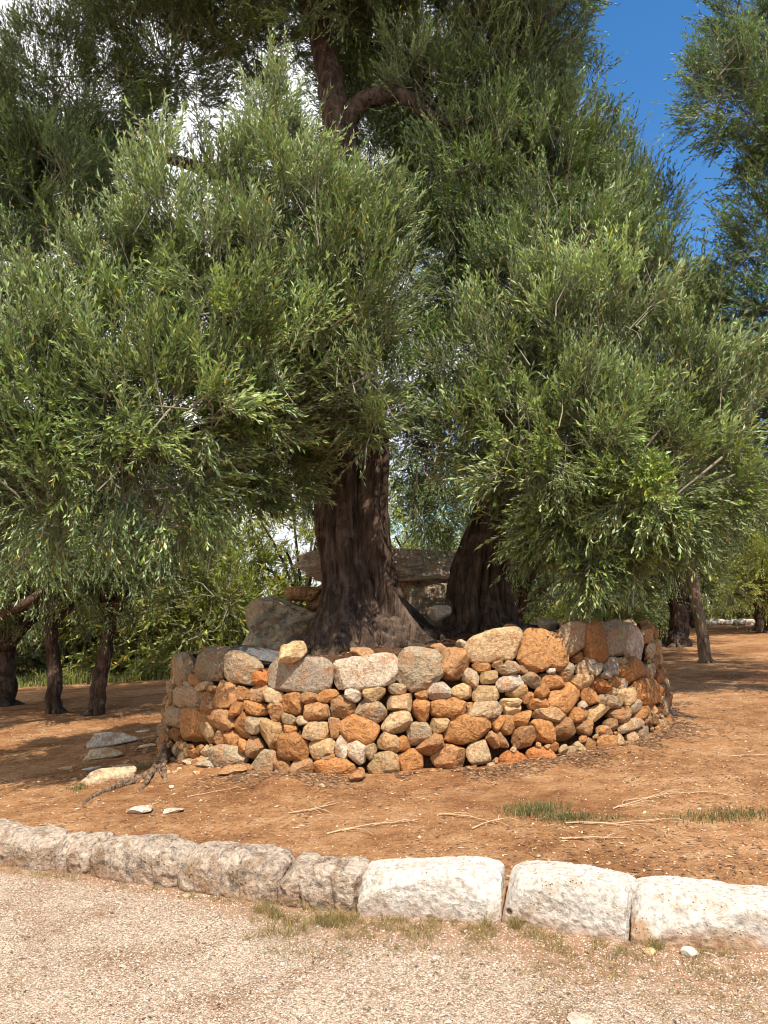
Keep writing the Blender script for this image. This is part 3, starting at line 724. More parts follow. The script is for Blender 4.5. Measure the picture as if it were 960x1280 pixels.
# stones lying on top of the ring
tops = [(364, 816, 38, 25, 0.18, 'Y', 'cream and orange wedge of stone sitting on top of the ring wall', 6.95),
 (333, 818, 90, 12, 0.06, 'K', 'dark flat slab lying behind the left coping stones', 7.6),
 (453, 818, 34, 16, 0.10, 'T', 'crumbly brown stone behind the two long pale coping slabs', 7.1),
 (612, 795, 14, 15, 0.09, 'G', 'small pointed grey stone at the foot of the right trunk', 7.6),
 (640, 786, 24, 12, 0.09, 'T', 'brown stone behind the coping below the right trunk', 7.7),
 (548, 812, 22, 18, 0.10, 'T', 'upright brown stone behind the coping between the trunks', 7.3),
 (684, 780, 28, 18, 0.13, 'G', 'greyish stone perched behind the coping right of the right trunk', 7.9),
 (580, 806, 18, 12, 0.08, 'B', 'small buff stone behind the coping in front of the right trunk', 7.3),
 (662, 790, 20, 12, 0.07, 'O', 'small orange stone behind the coping', 7.6),
 (548, 766, 30, 18, 0.14, 'L', 'smooth pale stone wedged between the two trunks', 8.5)]
for i, (px, py, w, h, tk, ck, lab, d) in enumerate(tops):
    p = at(px, py, d); wm = w * d / F; hm = h * d / F
    P, Fc = rock((wm, wm * (0.8 if ck != 'K' else 0.5), max(hm, tk)), 0.6, 0.10, 1.6, 400 + i, 12, 8, 0.74); P = P @ rotm(0, rng.uniform(-.2, .2), rng.uniform(-.5, .5)).T
    z = max(p[2], float(mound_z(p[0], p[1])) + hm * 0.25)
    col = COLR[ck] if ck != 'K' else (0.12, 0.12, 0.12)
    stone_thing('loose_stone', P, Fc, (p[0], p[1], z), col, LICH.get(ck, 0.3), lab, 'stone', 'loose stones on top of the ring wall')
# big ruined blocks behind the trunks
def block(px, py, wpx, hpx, d, depth, ck, lab, seed, rnd, amp, planes=5, lich=0.9, cat='boulder', name='boulder', base=None):
    p = at(px, py, d); wm = wpx * d / F; hm = hpx * d / F
    P, Fc = rock((wm * 1.06, depth, hm * 1.08), rnd, amp * 1.6, 1.8, seed, 60, planes, 0.86, 5)
    P = P + unit(P) * (0.10 * (0.3 - np.abs(fbm(P * 3.2 + seed, 6, 3, 0.65))))[:, None]
    if cat == 'stone slab': P[:, :2] *= (1 + 0.02 * np.sin(P[:, 2] * 45 + 3 * fbm(P * 2, 3, 4)) + 0.05 * fbm(P * 5, 3, 12))[:, None]
    return stone_thing(name, P, Fc, (p[0], p[1], p[2]), COLR[ck], lich, lab, cat)
block(358, 788, 100, 68, 10.0, 0.9, 'G', 'rough reddish-grey boulder behind the left side of the left trunk', 501, 0.55, 0.09)
block(480, 712, 184, 42, 10.6, 1.1, 'L', 'long rough grey slab bridging behind the two trunks', 502, 0.35, 0.09, 4, 1.0, 'stone slab', 'stone_slab')
block(545, 752, 70, 60, 10.5, 0.9, 'G', 'pale mottled rock under the right end of the long slab', 503, 0.5, 0.10, 6, 1.0)
block(500, 752, 46, 62, 10.7, 0.8, 'O', 'rust-orange rock under the middle of the long slab', 504, 0.6, 0.08, 5, 0.1)
block(420, 756, 60, 58, 10.5, 0.9, 'T', 'brown rock under the left end of the long slab', 505, 0.5, 0.10, 6, 0.6)
block(382, 742, 38, 14, 10.1, 0.3, 'K' if False else 'T', 'small dark brown stone lying on top of the boulder', 506, 0.6, 0.1, 5, 0.4, 'stone', 'loose_stone')

# ------------------------------------------------------------------ foliage
def perp(d):
    h = np.where(np.abs(d[:, 2:3]) < 0.8, np.array([[0, 0, 1.0]]), np.array([[1.0, 0, 0]]))
    a = unit(np.cross(d, h)); return a, np.cross(d, a)
def rand_unit(n, r):
    return unit(r.normal(size=(n, 3)))
def tube_many(P0, P1, P2, r0, r1):
    """three-sided twigs along quadratic curves, 3 rings each"""
    n = len(P0); d = unit(P2 - P0); a, b = perp(d)
    V = np.empty((n, 9, 3))
    for k, (P, r) in enumerate(((P0, r0), (P1, (r0 + r1) / 2), (P2, r1))):
        for j in range(3):
            q = 2 * math.pi * j / 3; r_ = np.broadcast_to(np.asarray(r), (n,))[:, None]
            V[:, k * 3 + j] = P + (math.cos(q) * a + math.sin(q) * b) * r_
    f = []
    for k in range(2):
        for j in range(3): f.append([k * 3 + j, k * 3 + (j + 1) % 3, k * 3 + 3 + (j + 1) % 3, k * 3 + 3 + j])
    f = np.array(f)[None] + (np.arange(n) * 9)[:, None, None]
    return V.reshape(-1, 3), f.reshape(-1, 4)
def crown(lobes, seed, hole=-0.40, hf=1.5, leaf=0.066, tuft_area=0.085, shoots=12, pairs=9, L=(0.20, 0.38), inner=0.5, hue=(1, 1, 1), up_hi=0.9, zlo=2.0, zhi=3.6, keep=None):
    """lobes: (centre(3), radius(3)). Returns leaf mesh data and twig mesh data."""
    r = np.random.default_rng(seed)
    TP = []; TD = []; TC = []
    for c, rad in lobes:
        c = np.asarray(c, float); rad = np.asarray(rad, float) * np.ones(3)
        area = 4 * math.pi * np.mean(rad) ** 2; n = int(area / tuft_area) + 6
        d = rand_unit(n, r); f = inner + (1.05 - inner) * r.random(n) ** 0.6
        wob = 1 + 0.22 * fbm(d * 2.3 + c, 2, seed % 50)
        P = c + d * rad * (f * wob)[:, None]
        TP.append(P); TD.append(d); TC.append(np.tile(c, (n, 1)))
    TP = np.concatenate(TP); TD = np.concatenate(TD); TC = np.concatenate(TC)
    if keep is not None:
        m = keep(TP, r); TP, TD, TC = TP[m], TD[m], TC[m]
    n = len(TP)
    g = fbm(TP * hf + 5, 2, seed + 3); m = g > hole          # holes between the clumps
    TP, TD, TC = TP[m], TD[m], TC[m]; n = len(TP)
    up = np.clip((TP[:, 2] - zlo) / (zhi - zlo), 0, 1)
    upw = -0.22 + up * up_hi
    td = unit(TD * 0.55 + np.stack([0 * upw, 0 * upw, upw], -1) + r.normal(size=(n, 3)) * 0.22)
    tt = np.clip(1 + 0.22 * r.normal(size=n) + 0.35 * fbm(TP * 1.3 + 30, 2, seed + 4), 0.5, 1.7)
    # branchlets from the lobe's heart to each tuft
    start = TP - td * r.uniform(0.2, 0.5, (n, 1)) + r.normal(size=(n, 3)) * 0.12; mid = (start + TP) / 2 - np.array([0, 0, 1]) * r.uniform(0.0, 0.06, (n, 1)) + r.normal(size=(n, 3)) * 0.03
    bv, bf = tube_many(start, mid, TP, 0.007, 0.003)
    # some longer boughs that leave the limb at different points
    j = r.random(n) < 0.10; nj = int(j.sum()); s2 = TC[j] + (TP[j] - TC[j]) * r.uniform(0.0, 0.3, (nj, 1)) + r.normal(size=(nj, 3)) * 0.22
    b2, f2 = tube_many(s2, (s2 + TP[j]) / 2 + r.normal(size=(nj, 3)) * 0.09, TP[j], 0.015, 0.005)
    bf = np.concatenate([bf, f2 + len(bv)]); bv = np.concatenate([bv, b2])
    # shoots
    k = r.poisson(shoots, n).clip(3, 3 * shoots); idx = np.repeat(np.arange(n), k); ns = len(idx)
    sd = unit(td[idx] + r.normal(size=(ns, 3)) * 0.30)
    sb = TP[idx] + r.normal(size=(ns, 3)) * 0.06 - td[idx] * 0.08
    sl = r.uniform(L[0], L[1], ns) * np.where(r.random(ns) < 0.10, 1.5, 1.0)
    bend = (r.normal(size=(ns, 3)) * 0.10 + np.array([0, 0, 1]) * (0.25 * upw[idx] - 0.03)[:, None]) * sl[:, None]
    pos = lambda t: sb[:, None] + sd[:, None] * (sl[:, None] * t)[..., None] + bend[:, None] * (t ** 2)[..., None]
    tm = np.tile(np.array([0.5, 1.0]), (ns, 1)); pm = pos(tm)
    sv, sf = tube_many(sb, pm[:, 0], pm[:, 1], 0.0022, 0.001)
    tv = np.concatenate([bv, sv]); tf = np.concatenate([bf, sf + len(bv)])
    # leaves: opposite pairs, each pair turned a quarter
    t = np.linspace(0.12, 1.0, pairs)[None] + r.uniform(-0.03, 0.03, (ns, pairs))
    p = pos(t); ax = unit(sd[:, None] * sl[:, None, None] + 2 * bend[:, None] * t[..., None])
    a0, b0 = perp(sd); ro = r.uniform(0, 2 * math.pi, ns)[:, None] + np.arange(pairs)[None] * (math.pi / 2) + r.normal(size=(ns, pairs)) * 0.3
    side = np.cos(ro)[..., None] * a0[:, None] + np.sin(ro)[..., None] * b0[:, None]
    P = np.concatenate([p, p], 1).reshape(-1, 3); A = np.concatenate([ax, ax], 1).reshape(-1, 3); Sd = np.concatenate([side, -side], 1).reshape(-1, 3)
    nl = len(P)
    al = np.concatenate([t, t], 1).reshape(-1); al = R_(42) - R_(24) * al + r.normal(size=nl) * 0.18
    l = unit(A * np.cos(al)[:, None] + Sd * np.sin(al)[:, None]); l = unit(l + np.array([0, 0, -1]) * r.uniform(0, 0.18, (nl, 1)))
    nrm = unit(A - l * np.sum(A * l, 1)[:, None]); nrm = unit(nrm + r.normal(size=(nl, 3)) * 0.35); nrm = unit(nrm - l * np.sum(nrm * l, 1)[:, None])
    w = np.cross(l, nrm)
    ll = leaf * r.uniform(0.65, 1.2, nl)[:, None]; ww = ll * r.uniform(0.115, 0.155, nl)[:, None]
    V = np.empty((nl, 4, 3)); V[:, 0] = P; V[:, 1] = P + l * ll * 0.52 - w * ww + nrm * ww * 0.35
    V[:, 2] = P + l * ll - nrm * ll * r.uniform(-0.05, 0.18, (nl, 1)); V[:, 3] = P + l * ll * 0.52 + w * ww + nrm * ww * 0.35
    keepl = r.random(nl) > 0.08
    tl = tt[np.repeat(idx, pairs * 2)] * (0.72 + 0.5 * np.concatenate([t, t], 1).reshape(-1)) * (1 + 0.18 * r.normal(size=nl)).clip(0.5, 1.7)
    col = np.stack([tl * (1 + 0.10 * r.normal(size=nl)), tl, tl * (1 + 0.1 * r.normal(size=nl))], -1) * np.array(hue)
    odd = r.random(nl); col[odd < 0.02] *= np.array([2.0, 1.35, 0.8]); col[(odd > 0.96)] *= 1.5
    V = V[keepl]; col = col[keepl].clip(0.2, 3.5); nl = len(V)
    cl = np.repeat(col, 4, axis=0)
    f = np.array([[0, 3, 2, 1]])[None] + (np.arange(nl) * 4)[:, None, None]
    return V.reshape(-1, 3), f.reshape(-1, 4), cl, tv, tf, TP
NL = 0
def crown_parts(root, lobes, seed, mat='leaf', **kw):
    global NL
    V, f, cl, tv, tf, TP = crown(lobes, seed, **kw); NL += len(f)
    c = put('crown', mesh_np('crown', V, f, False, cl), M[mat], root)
    b = put('twigs', mesh_np('twigs', tv, tf, True), M['twig'], root)
    return c, b
def lobe(px, py, d, rp, sx=1, sz=1, sy=1.0):
    r = rp * d / F; return (at(px, py, d), (r * sx, r * sy, r * sz))
def flute(seed, amp, lobes_n=7, flare=None):
    r = np.random.default_rng(seed); ph0 = r.uniform(0, 6.28, 6)
    def f(ph, k, K):
        t = k / K
        s = 1 + amp * (0.6 * np.cos(lobes_n * ph + ph0[0] + 1.2 * t) + 0.5 * np.cos((lobes_n - 3) * ph + ph0[1] - 1.5 * t) + 0.35 * np.cos((lobes_n * 2 + 1) * ph + ph0[2] + 2 * t))
        s = s + amp * 0.8 * fbm(np.stack([np.cos(ph) * 2.2, np.sin(ph) * 2.2, np.full_like(ph, t * 7) + seed], -1), 4, seed)
        return s
    return f
def limb(mb, ctrl, r0, r1, n=12, K=14, wob=0.05, pw=1.0, seed=0, flut=0.06):
    r = np.random.default_rng(seed); P = spline(ctrl, K); P[1:-1] += r.normal(size=(K - 2, 3)) * wob * r0
    rad = r0 + (r1 - r0) * np.linspace(0, 1, K) ** pw
    fl = flute(seed + 5, flut, 5)
    V, f = tube(P, rad, n, shape=lambda ph, k: fl(ph, k, K)); mb.add(V, f)
    return P
def main_trunk(mb, ctrl, rads, seed, amp=0.14, base_flare=None, n=110, K=90):
    P = spline(ctrl, K); rad = np.interp(np.linspace(0, 1, K), np.linspace(0, 1, len(rads)), rads)
    # smooth radii
    for _ in range(4): rad[1:-1] = 0.25 * rad[:-2] + 0.5 * rad[1:-1] + 0.25 * rad[2:]
    fl = flute(seed, amp, 8); r = np.random.default_rng(seed); rp = r.uniform(0, 6.28, 3)
    def sh(ph, k):
        t = k / K; e = math.exp(-t * 9)
        s = fl(ph, k, K)
        # two deep clefts that run up the bole
        for q, (c0, w) in enumerate(((1.30, 0.075), (1.85, 0.085), (2.45, 0.10), (0.70, 0.10), (0.15, 0.12), (-0.9, 0.2), (-2.2, 0.22), (3.0, 0.12))):
            dd = (ph - c0 - 0.25 * math.sin(5 * t + q) + math.pi) % (2 * math.pi) - math.pi
            s = s - amp * 1.9 * np.exp(-(dd / w) ** 2) * (0.5 + 0.5 * math.exp(-((t - 0.12) / 0.3) ** 2))
        s = s + e * 0.35 * (0.5 + 0.5 * np.cos(5 * ph + rp[0])) ** 1.5 + e * 0.2 * np.cos(3 * ph + rp[1])
        s = s + 0.10 * e * fbm(np.stack([np.cos(ph) * 4, np.sin(ph) * 4, np.full_like(ph, t * 40)], -1), 3, seed + 9)
        return s
    V, f = tube(P, rad, n, shape=sh); mb.add(V, f); return P

# ---- left great olive
t1 = empty('olive_tree', (T1[0], T1[1], float(mound_z(T1[0], T1[1])) - 0.05))
tag(t1, 'thick fluted old olive tree, left one of the two inside the stone ring', 'tree', 'the two old olive trees in the ring')
mb = MB(); b0 = np.array([T1[0], T1[1], float(mound_z(T1[0], T1[1])) - 0.20])
top1 = at(440, 470, 8.8)
main_trunk(mb, [b0, at(452, 740, 8.7), at(443, 660, 8.7), at(444, 580, 8.75), top1], [0.84, 0.66, 0.46, 0.40, 0.385, 0.375, 0.36, 0.355, 0.35, 0.32, 0.28], 3, 0.19)
fork = at(425, 170, 9.4)
limb(mb, [at(442, 520, 8.75), at(432, 380, 9.0), at(428, 260, 9.2), fork], 0.33, 0.22, 24, 22, 0.04, 1, 11)
limb(mb, [at(428, 200, 9.35), at(415, 110, 9.5), at(400, 40, 9.7), at(385, -60, 9.9), at(400, -170, 10)], 0.21, 0.07, 20, 22, 0.05, 1, 12)
limb(mb, [at(426, 160, 9.4), at(452, 128, 9.3), at(500, 118, 9.3), at(545, 150, 9.2), at(590, 150, 9.2)], 0.15, 0.05, 16, 18, 0.06, 1, 13)
limb(mb, [at(445, 520, 8.7), at(400, 440, 8.2), at(330, 380, 7.8), at(250, 330, 7.5), at(160, 330, 7.3)], 0.20, 0.05, 16, 18, 0.06, 1, 14)
limb(mb, [at(440, 560, 8.6), at(370, 520, 7.9), at(270, 540, 7.3), at(150, 560, 7.0), at(40, 590, 7.0)], 0.17, 0.04, 16, 18, 0.06, 1, 15)
limb(mb, [at(435, 400, 8.9), at(430, 330, 8.1), at(410, 280, 7.5), at(390, 210, 7.3)], 0.14, 0.03, 14, 14, 0.06, 1, 16)
limb(mb, [at(428, 240, 9.2), at(330, 230, 9.7), at(220, 200, 10.2), at(100, 150, 10.4)], 0.14, 0.04, 14, 14, 0.06, 1, 17)
limb(mb, [at(428, 290, 9.2), at(260, 310, 9.8), at(110, 300, 10.0)], 0.11, 0.03, 14, 12, 0.06, 1, 18)
limb(mb, [at(400, 20, 9.6), at(330, -50, 9.9), at(240, -80, 10.2)], 0.10, 0.03, 12, 12, 0.06, 1, 19)
# surface roots running over the mound
for q, (a, ln) in enumerate([(-2.9, 1.0), (-2.3, 1.1), (-1.75, 0.8), (-1.2, 1.0), (-0.6, 0.9), (0.1, 0.8), (1.5, .9), (2.6, .9)]):
    P = []
    for s_ in np.linspace(0.25, 1, 7):
        x = T1[0] + math.cos(a + 0.25 * math.sin(s_ * 5 + q)) * ln * s_; y = T1[1] + math.sin(a + 0.25 * math.sin(s_ * 5 + q)) * ln * s_
        P.append([x, y, float(mound_z(x, y)) + 0.16 * (1 - s_) ** 1.5 - 0.01])
    limb(mb, P, 0.15, 0.03, 14, 18, 0.10, 0.8, 60 + q, 0.12)
# burl on the right of the foot
P, Fc = rock((0.5, 0.45, 0.42), 0.9, 0.14, 2.4, 77, 18, 3, 0.95); mb.add(P + at(488, 792, 8.35), Fc)
P, Fc = rock((0.34, 0.3, 0.3), 0.9, 0.16, 2.4, 78, 14, 3, 0.95); mb.add(P + at(412, 800, 8.3), Fc)
put('trunk', mb.mesh('trunk'), M['bark'], t1)
A_l = [lobe(255, 300, 7.2, 120), lobe(385, 285, 7.1, 105), lobe(150, 400, 7.0, 120), lobe(300, 400, 6.7, 115), lobe(430, 385, 6.9, 90),
       lobe(60, 500, 6.4, 105), lobe(200, 510, 6.3, 110), lobe(310, 500, 6.9, 70), lobe(348, 180, 7.3, 58, 0.85, 1.3), lobe(462, 290, 7.2, 62, 0.9, 1.1),
       lobe(60, 610, 6.2, 90), lobe(190, 615, 6.6, 80), lobe(455, 480, 7.0, 62, 1, 1.0), lobe(428, 520, 7.4, 46, 0.9, 1.1), lobe(365, 560, 8.0, 50), lobe(60, 410, 6.9, 85), lobe(300, 600, 7.5, 50),
       lobe(-60, 560, 6.5, 110)]
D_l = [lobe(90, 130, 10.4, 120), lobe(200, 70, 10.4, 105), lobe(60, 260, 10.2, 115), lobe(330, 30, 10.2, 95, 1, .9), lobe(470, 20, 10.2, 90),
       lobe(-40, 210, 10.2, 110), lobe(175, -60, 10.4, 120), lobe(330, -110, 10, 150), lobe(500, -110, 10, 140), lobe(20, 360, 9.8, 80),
       lobe(480, 210, 10.2, 75), lobe(350, 420, 9.8, 90), lobe(545, 330, 10.2, 90), lobe(320, 550, 9.6, 75), lobe(500, -330, 7.9, 220), lobe(250, -330, 7.9, 220), lobe(50, -330, 7.9, 180), lobe(190, -200, 8.6, 200), lobe(380, -170, 8.4, 200), lobe(560, -200, 8.4, 190), lobe(70, 220, 10.9, 100), lobe(470, 100, 10.9, 70), lobe(560, 240, 10.9, 100), lobe(520, 470, 9.9, 85), lobe(370, 600, 9.8, 40), lobe(370, 500, 9.8, 60), lobe(530, 570, 9.7, 60), lobe(535, 640, 9.6, 38), lobe(455, 130, 10.4, 60), lobe(420, 290, 10.4, 80)]  # lobes high above the frame are added to shade the upper crown
crown_parts(t1, A_l, 101, leaf=0.073, tuft_area=0.088, shoots=16, hole=-0.20, hf=2.4, inner=0.35, zlo=2.1, zhi=3.6)
crown_parts(t1, D_l, 102, leaf=0.066, tuft_area=0.078, inner=0.3, shoots=9, zlo=3, zhi=6, up_hi=0.6, hue=(0.72, 0.80, 0.78))  # darker, bluer tint puts the upper crown's shade into the leaf colour

# ---- right great olive
t2 = empty('olive_tree', (T2[0], T2[1], float(mound_z(T2[0], T2[1])) - 0.05))
tag(t2, 'dark leaning old olive tree, right one of the two inside the stone ring', 'tree', 'the two old olive trees in the ring')
mb = MB(); b0 = np.array([T2[0], T2[1], float(mound_z(T2[0], T2[1])) - 0.20])
main_trunk(mb, [b0, at(598, 745, 9.2), at(608, 690, 9.2), at(630, 620, 9.2), at(640, 540, 9.2)], [0.47, 0.40, 0.345, 0.315, 0.30, 0.29, 0.28, 0.27, 0.26], 8, 0.17)
limb(mb, [at(634, 560, 9.2), at(660, 430, 9.4), at(670, 300, 9.6), at(650, 170, 9.7), at(640, 40, 9.8), at(640, -100, 9.8)], 0.25, 0.06, 18, 24, 0.05, 1, 21)
limb(mb, [at(628, 590, 9.1), at(690, 520, 8.3), at(760, 480, 7.6), at(840, 500, 7.4)], 0.16, 0.04, 14, 16, 0.06, 1, 22)
limb(mb, [at(655, 450, 9.3), at(720, 370, 9.6), at(790, 320, 9.8), at(850, 330, 9.8)], 0.15, 0.04, 14, 16, 0.06, 1, 23)
limb(mb, [at(662, 360, 9.5), at(700, 260, 9.7), at(730, 160, 9.8)], 0.13, 0.04, 14, 14, 0.06, 1, 24)
limb(mb, [at(620, 610, 9.1), at(650, 600, 8.3), at(680, 600, 7.5)], 0.12, 0.03, 14, 14, 0.06, 1, 25)
limb(mb, [at(665, 330, 9.5), at(610, 260, 9.5), at(570, 220, 9.5)], 0.10, 0.03, 14, 14, 0.06, 1, 26)
for q, (a, ln) in enumerate([(-2.7, 0.8), (-2.0, 0.8), (-1.4, 0.7), (-0.7, 0.9), (0.0, 0.9), (1.6, .8)]):
    P = []
    for s_ in np.linspace(0.25, 1, 7):
        x = T2[0] + math.cos(a + 0.25 * math.sin(s_ * 5 + q)) * ln * s_; y = T2[1] + math.sin(a + 0.25 * math.sin(s_ * 5 + q)) * ln * s_
        P.append([x, y, float(mound_z(x, y)) + 0.14 * (1 - s_) ** 1.5 - 0.01])
    limb(mb, P, 0.085, 0.02, 14, 18, 0.10, 0.8, 80 + q, 0.12)
put('trunk', mb.mesh('trunk'), M['bark'], t2)
B_l = [lobe(635, 450, 7.4, 90), lobe(740, 430, 7.2, 100), lobe(840, 490, 7.3, 95), lobe(590, 540, 7.6, 52), lobe(690, 540, 7.0, 100), lobe(790, 580, 7.0, 95),
       lobe(645, 595, 7.6, 46), lobe(880, 590, 7.6, 75), lobe(730, 638, 7.3, 64), lobe(830, 642, 7.4, 56), lobe(690, 380, 7.6, 60), lobe(670, 660, 7.7, 38), lobe(737, 705, 7.0, 14, 0.6, 2.0), lobe(792, 698, 7.2, 20, 1, 1.2)]
C_l = [lobe(610, 90, 9.8, 110), lobe(655, 50, 9.8, 85), lobe(685, 200, 9.8, 100), lobe(600, 220, 9.5, 100), lobe(772, 278, 9.8, 75), lobe(832, 365, 9.8, 60),
       lobe(690, 320, 9.0, 110), lobe(800, 380, 9.2, 95), lobe(880, 440, 9.4, 80), lobe(600, 340, 9.4, 80), lobe(700, -330, 7.9, 190), lobe(600, -220, 8.6, 170), lobe(640, 150, 10.8, 110), lobe(720, 260, 10.8, 100), lobe(800, 440, 10.6, 95), lobe(640, 380, 10.4, 90), lobe(640, -60, 9.8, 120), lobe(540, 120, 9.7, 90),  # unseen overhead lobes put in to darken the crown below
       lobe(750, 500, 9.8, 110), lobe(900, 540, 9.6, 80), lobe(640, 500, 10.2, 70)]
crown_parts(t2, B_l, 103, leaf=0.073, tuft_area=0.088, shoots=16, hole=-0.20, hf=2.4, inner=0.35, zlo=2.0, zhi=3.3)
crown_parts(t2, C_l, 104, leaf=0.066, tuft_area=0.078, inner=0.3, shoots=9, zlo=2.5, zhi=5.5, up_hi=0.75, hue=(0.78, 0.85, 0.80))  # leaf tint darkened to stand in for shade on the back crown

# ---- olive trees just beside the view
t3 = empty('olive_tree', (6.2, 9.3, float(soil_z(6.2, 9.3)) - 0.05))
tag(t3, 'olive tree whose dark crown reaches in along the upper right edge', 'tree')
mb = MB(); limb(mb, [(6.2, 9.3, 0.2), (6.1, 9.2, 1.5), (5.8, 9.1, 2.8), (5.4, 8.9, 4.2), (5.0, 8.8, 5.6)], 0.32, 0.09, 24, 26, 0.06, 0.8, 31)
limb(mb, [(5.6, 9.0, 3.4), at(1000, 330, 8.8), at(940, 240, 8.7)], 0.11, 0.03, 12, 12, 0.08, 1, 32)
put('trunk', mb.mesh('trunk'), M['bark'], t3)
crown_parts(t3, [lobe(925, 130, 8.8, 80), lobe(905, 80, 8.9, 42), lobe(950, 310, 8.8, 58), lobe(940, 30, 9.2, 60), lobe(960, 60, 8.8, 60), lobe(968, 260, 8.8, 56), lobe(988, 390, 8.8, 75), lobe(1060, 180, 8.8, 130), lobe(1060, 20, 9, 130),
                 lobe(970, 480, 9, 70), lobe(1080, 400, 9, 140), lobe(958, 190, 8.8, 45), lobe(1150, 250, 9.5, 130)], 105, leaf=0.060, tuft_area=0.09, shoots=9, zlo=2.5, zhi=6, up_hi=0.5, hue=(0.65, 0.75, 0.78))  # dark bluish tint paints backlit shade into these leaves
t4 = empty('olive_tree', (-7.4, 11.2, float(soil_z(-7.4, 11.2)) - 0.05))
tag(t4, 'olive tree whose dark low limb reaches in from the left edge', 'tree')
mb = MB(); limb(mb, [(-7.4, 11.2, -0.6), (-7.3, 11.2, 0.8), (-7.1, 11.2, 2.0), (-6.8, 11.1, 3.2)], 0.30, 0.12, 24, 22, 0.06, 0.8, 33)
limb(mb, [(-7.3, 11.2, 1.0), at(-60, 790, 11.1), at(5, 766, 11.0), at(50, 742, 11.0), at(80, 700, 11.0)], 0.15, 0.03, 14, 16, 0.06, 1, 34)
put('trunk', mb.mesh('trunk'), M['bark'], t4)
crown_parts(t4, [lobe(60, 700, 11.0, 62, 1.1, .8), lobe(-30, 690, 11.0, 75), lobe(-120, 600, 11.0, 110), lobe(150, 690, 11.2, 55, 1.1, .8), lobe(-150, 450, 11.0, 130), lobe(215, 660, 11.2, 50, 1.1, .8)],
            106, leaf=0.06, tuft_area=0.10, shoots=9, zlo=2.5, zhi=4, up_hi=0.4, hue=(0.75, 0.82, 0.78))

# ------------------------------------------------------------------ grove behind
def grove_tree(seed, H, R, trunk_r, leaf, ta, mat='leaf_far', low=1.1, lean=0.0, hue=(1, 1, 1), bark='bark', sh=9):
    """a whole tree round the origin, returned as (trunk mesh, crown mesh)"""
    r = np.random.default_rng(seed); mb = MB()
    fk = np.array([lean * 0.8, r.uniform(-.1, .1), low + 0.35])
    limb(mb, [(0, 0, -0.3), (lean * 0.25, 0.02, low * 0.4), fk], trunk_r * 1.25, trunk_r * 0.75, 18, 16, 0.08, 0.6, seed, 0.10)
    for q in range(5):
        a = r.uniform(0, 6.28); limb(mb, [(0, 0, 0.12), (math.cos(a) * trunk_r * 1.4, math.sin(a) * trunk_r * 1.4, 0.02), (math.cos(a) * trunk_r * 2.6, math.sin(a) * trunk_r * 2.6, -0.08)], trunk_r * 0.5, 0.02, 8, 6, 0.05, 1, seed + q)
    lobes = []
    cz = (H + low) / 2 + 0.25
    for q in range(11):
        a = q * 2.4 + r.uniform(-.3, .3); f = 0.62 if q < 8 else 0.25
        zz = cz + (H - low) * 0.27 * math.sin(q * 1.9 + 0.5) + (0.5 if q >= 8 else 0)
        c = np.array([fk[0] + math.cos(a) * R * f, math.sin(a) * R * f, zz]); rad = R * r.uniform(0.36, 0.48)
        lobes.append((c, (rad, rad, rad * 0.9)))
        limb(mb, [fk - np.array([0, 0, 0.1]), (fk + c) / 2 + np.array([0, 0, 0.15]), c], trunk_r * 0.42, 0.02, 8, 8, 0.1, 1, seed + 20 + q)
    lobes.append((np.array([fk[0], 0, H - R * 0.4]), (R * 0.5,) * 3)); lobes.append((np.array([fk[0], 0, cz]), (R * 0.6,) * 3))
    V, f, cl, tv, tf, TP = crown(lobes, seed, leaf=leaf, tuft_area=ta, shoots=sh, pairs=6, L=(0.2, 0.4), zlo=low + 0.3, zhi=H, up_hi=0.8, hue=hue)
    return mb.mesh('trunk'), mesh_np('crown', V, f, False, cl), bark, mat
VAR = {
 'near': grove_tree(201, 4.6, 1.9, 0.13, 0.062, 0.16, low=1.15, lean=0.18, bark='bark'),
 'pole': grove_tree(202, 4.8, 2.2, 0.115, 0.066, 0.18, low=1.9, lean=-0.35, bark='bark_pale'),
 'dark': grove_tree(203, 4.3, 2.3, 0.24, 0.080, 0.24, low=0.9, lean=0.05),
 'far': grove_tree(204, 3.9, 2.3, 0.22, 0.115, 0.40, low=0.75, lean=0.1, sh=8),
 'bright': grove_tree(205, 3.1, 1.9, 0.14, 0.085, 0.28, mat='leaf_bright', low=0.45, lean=0.1, sh=8),
 'airy': grove_tree(206, 4.0, 1.8, 0.075, 0.085, 0.55, mat='leaf_bright', low=0.9, lean=-0.1, sh=7),
}
for k, (tm, cm, bk, mt) in VAR.items():
    tm.materials.append(M[bk]); cm.materials.append(M[mt])
def plant_tree(var, x, y, rz, sc, lab, cat='tree', group='olive trees of the grove behind'):
    tm, cm, bk, mt = VAR[var]
    e = bpy.data.objects.new('olive_tree', None); C.objects.link(e)
    e.location = (x, y, float(soil_z(x, y)) - 0.02); e.rotation_euler = (0, 0, rz); e.scale = (sc, sc, sc)
    for nm, me in (('trunk', tm), ('crown', cm)):
        o = bpy.data.objects.new(nm, me); C.objects.link(o); o.parent = e
    tag(e, lab, cat, group); return e
def gp(px, py): p = on_plane(px, py, SOIL); return p[0], p[1]
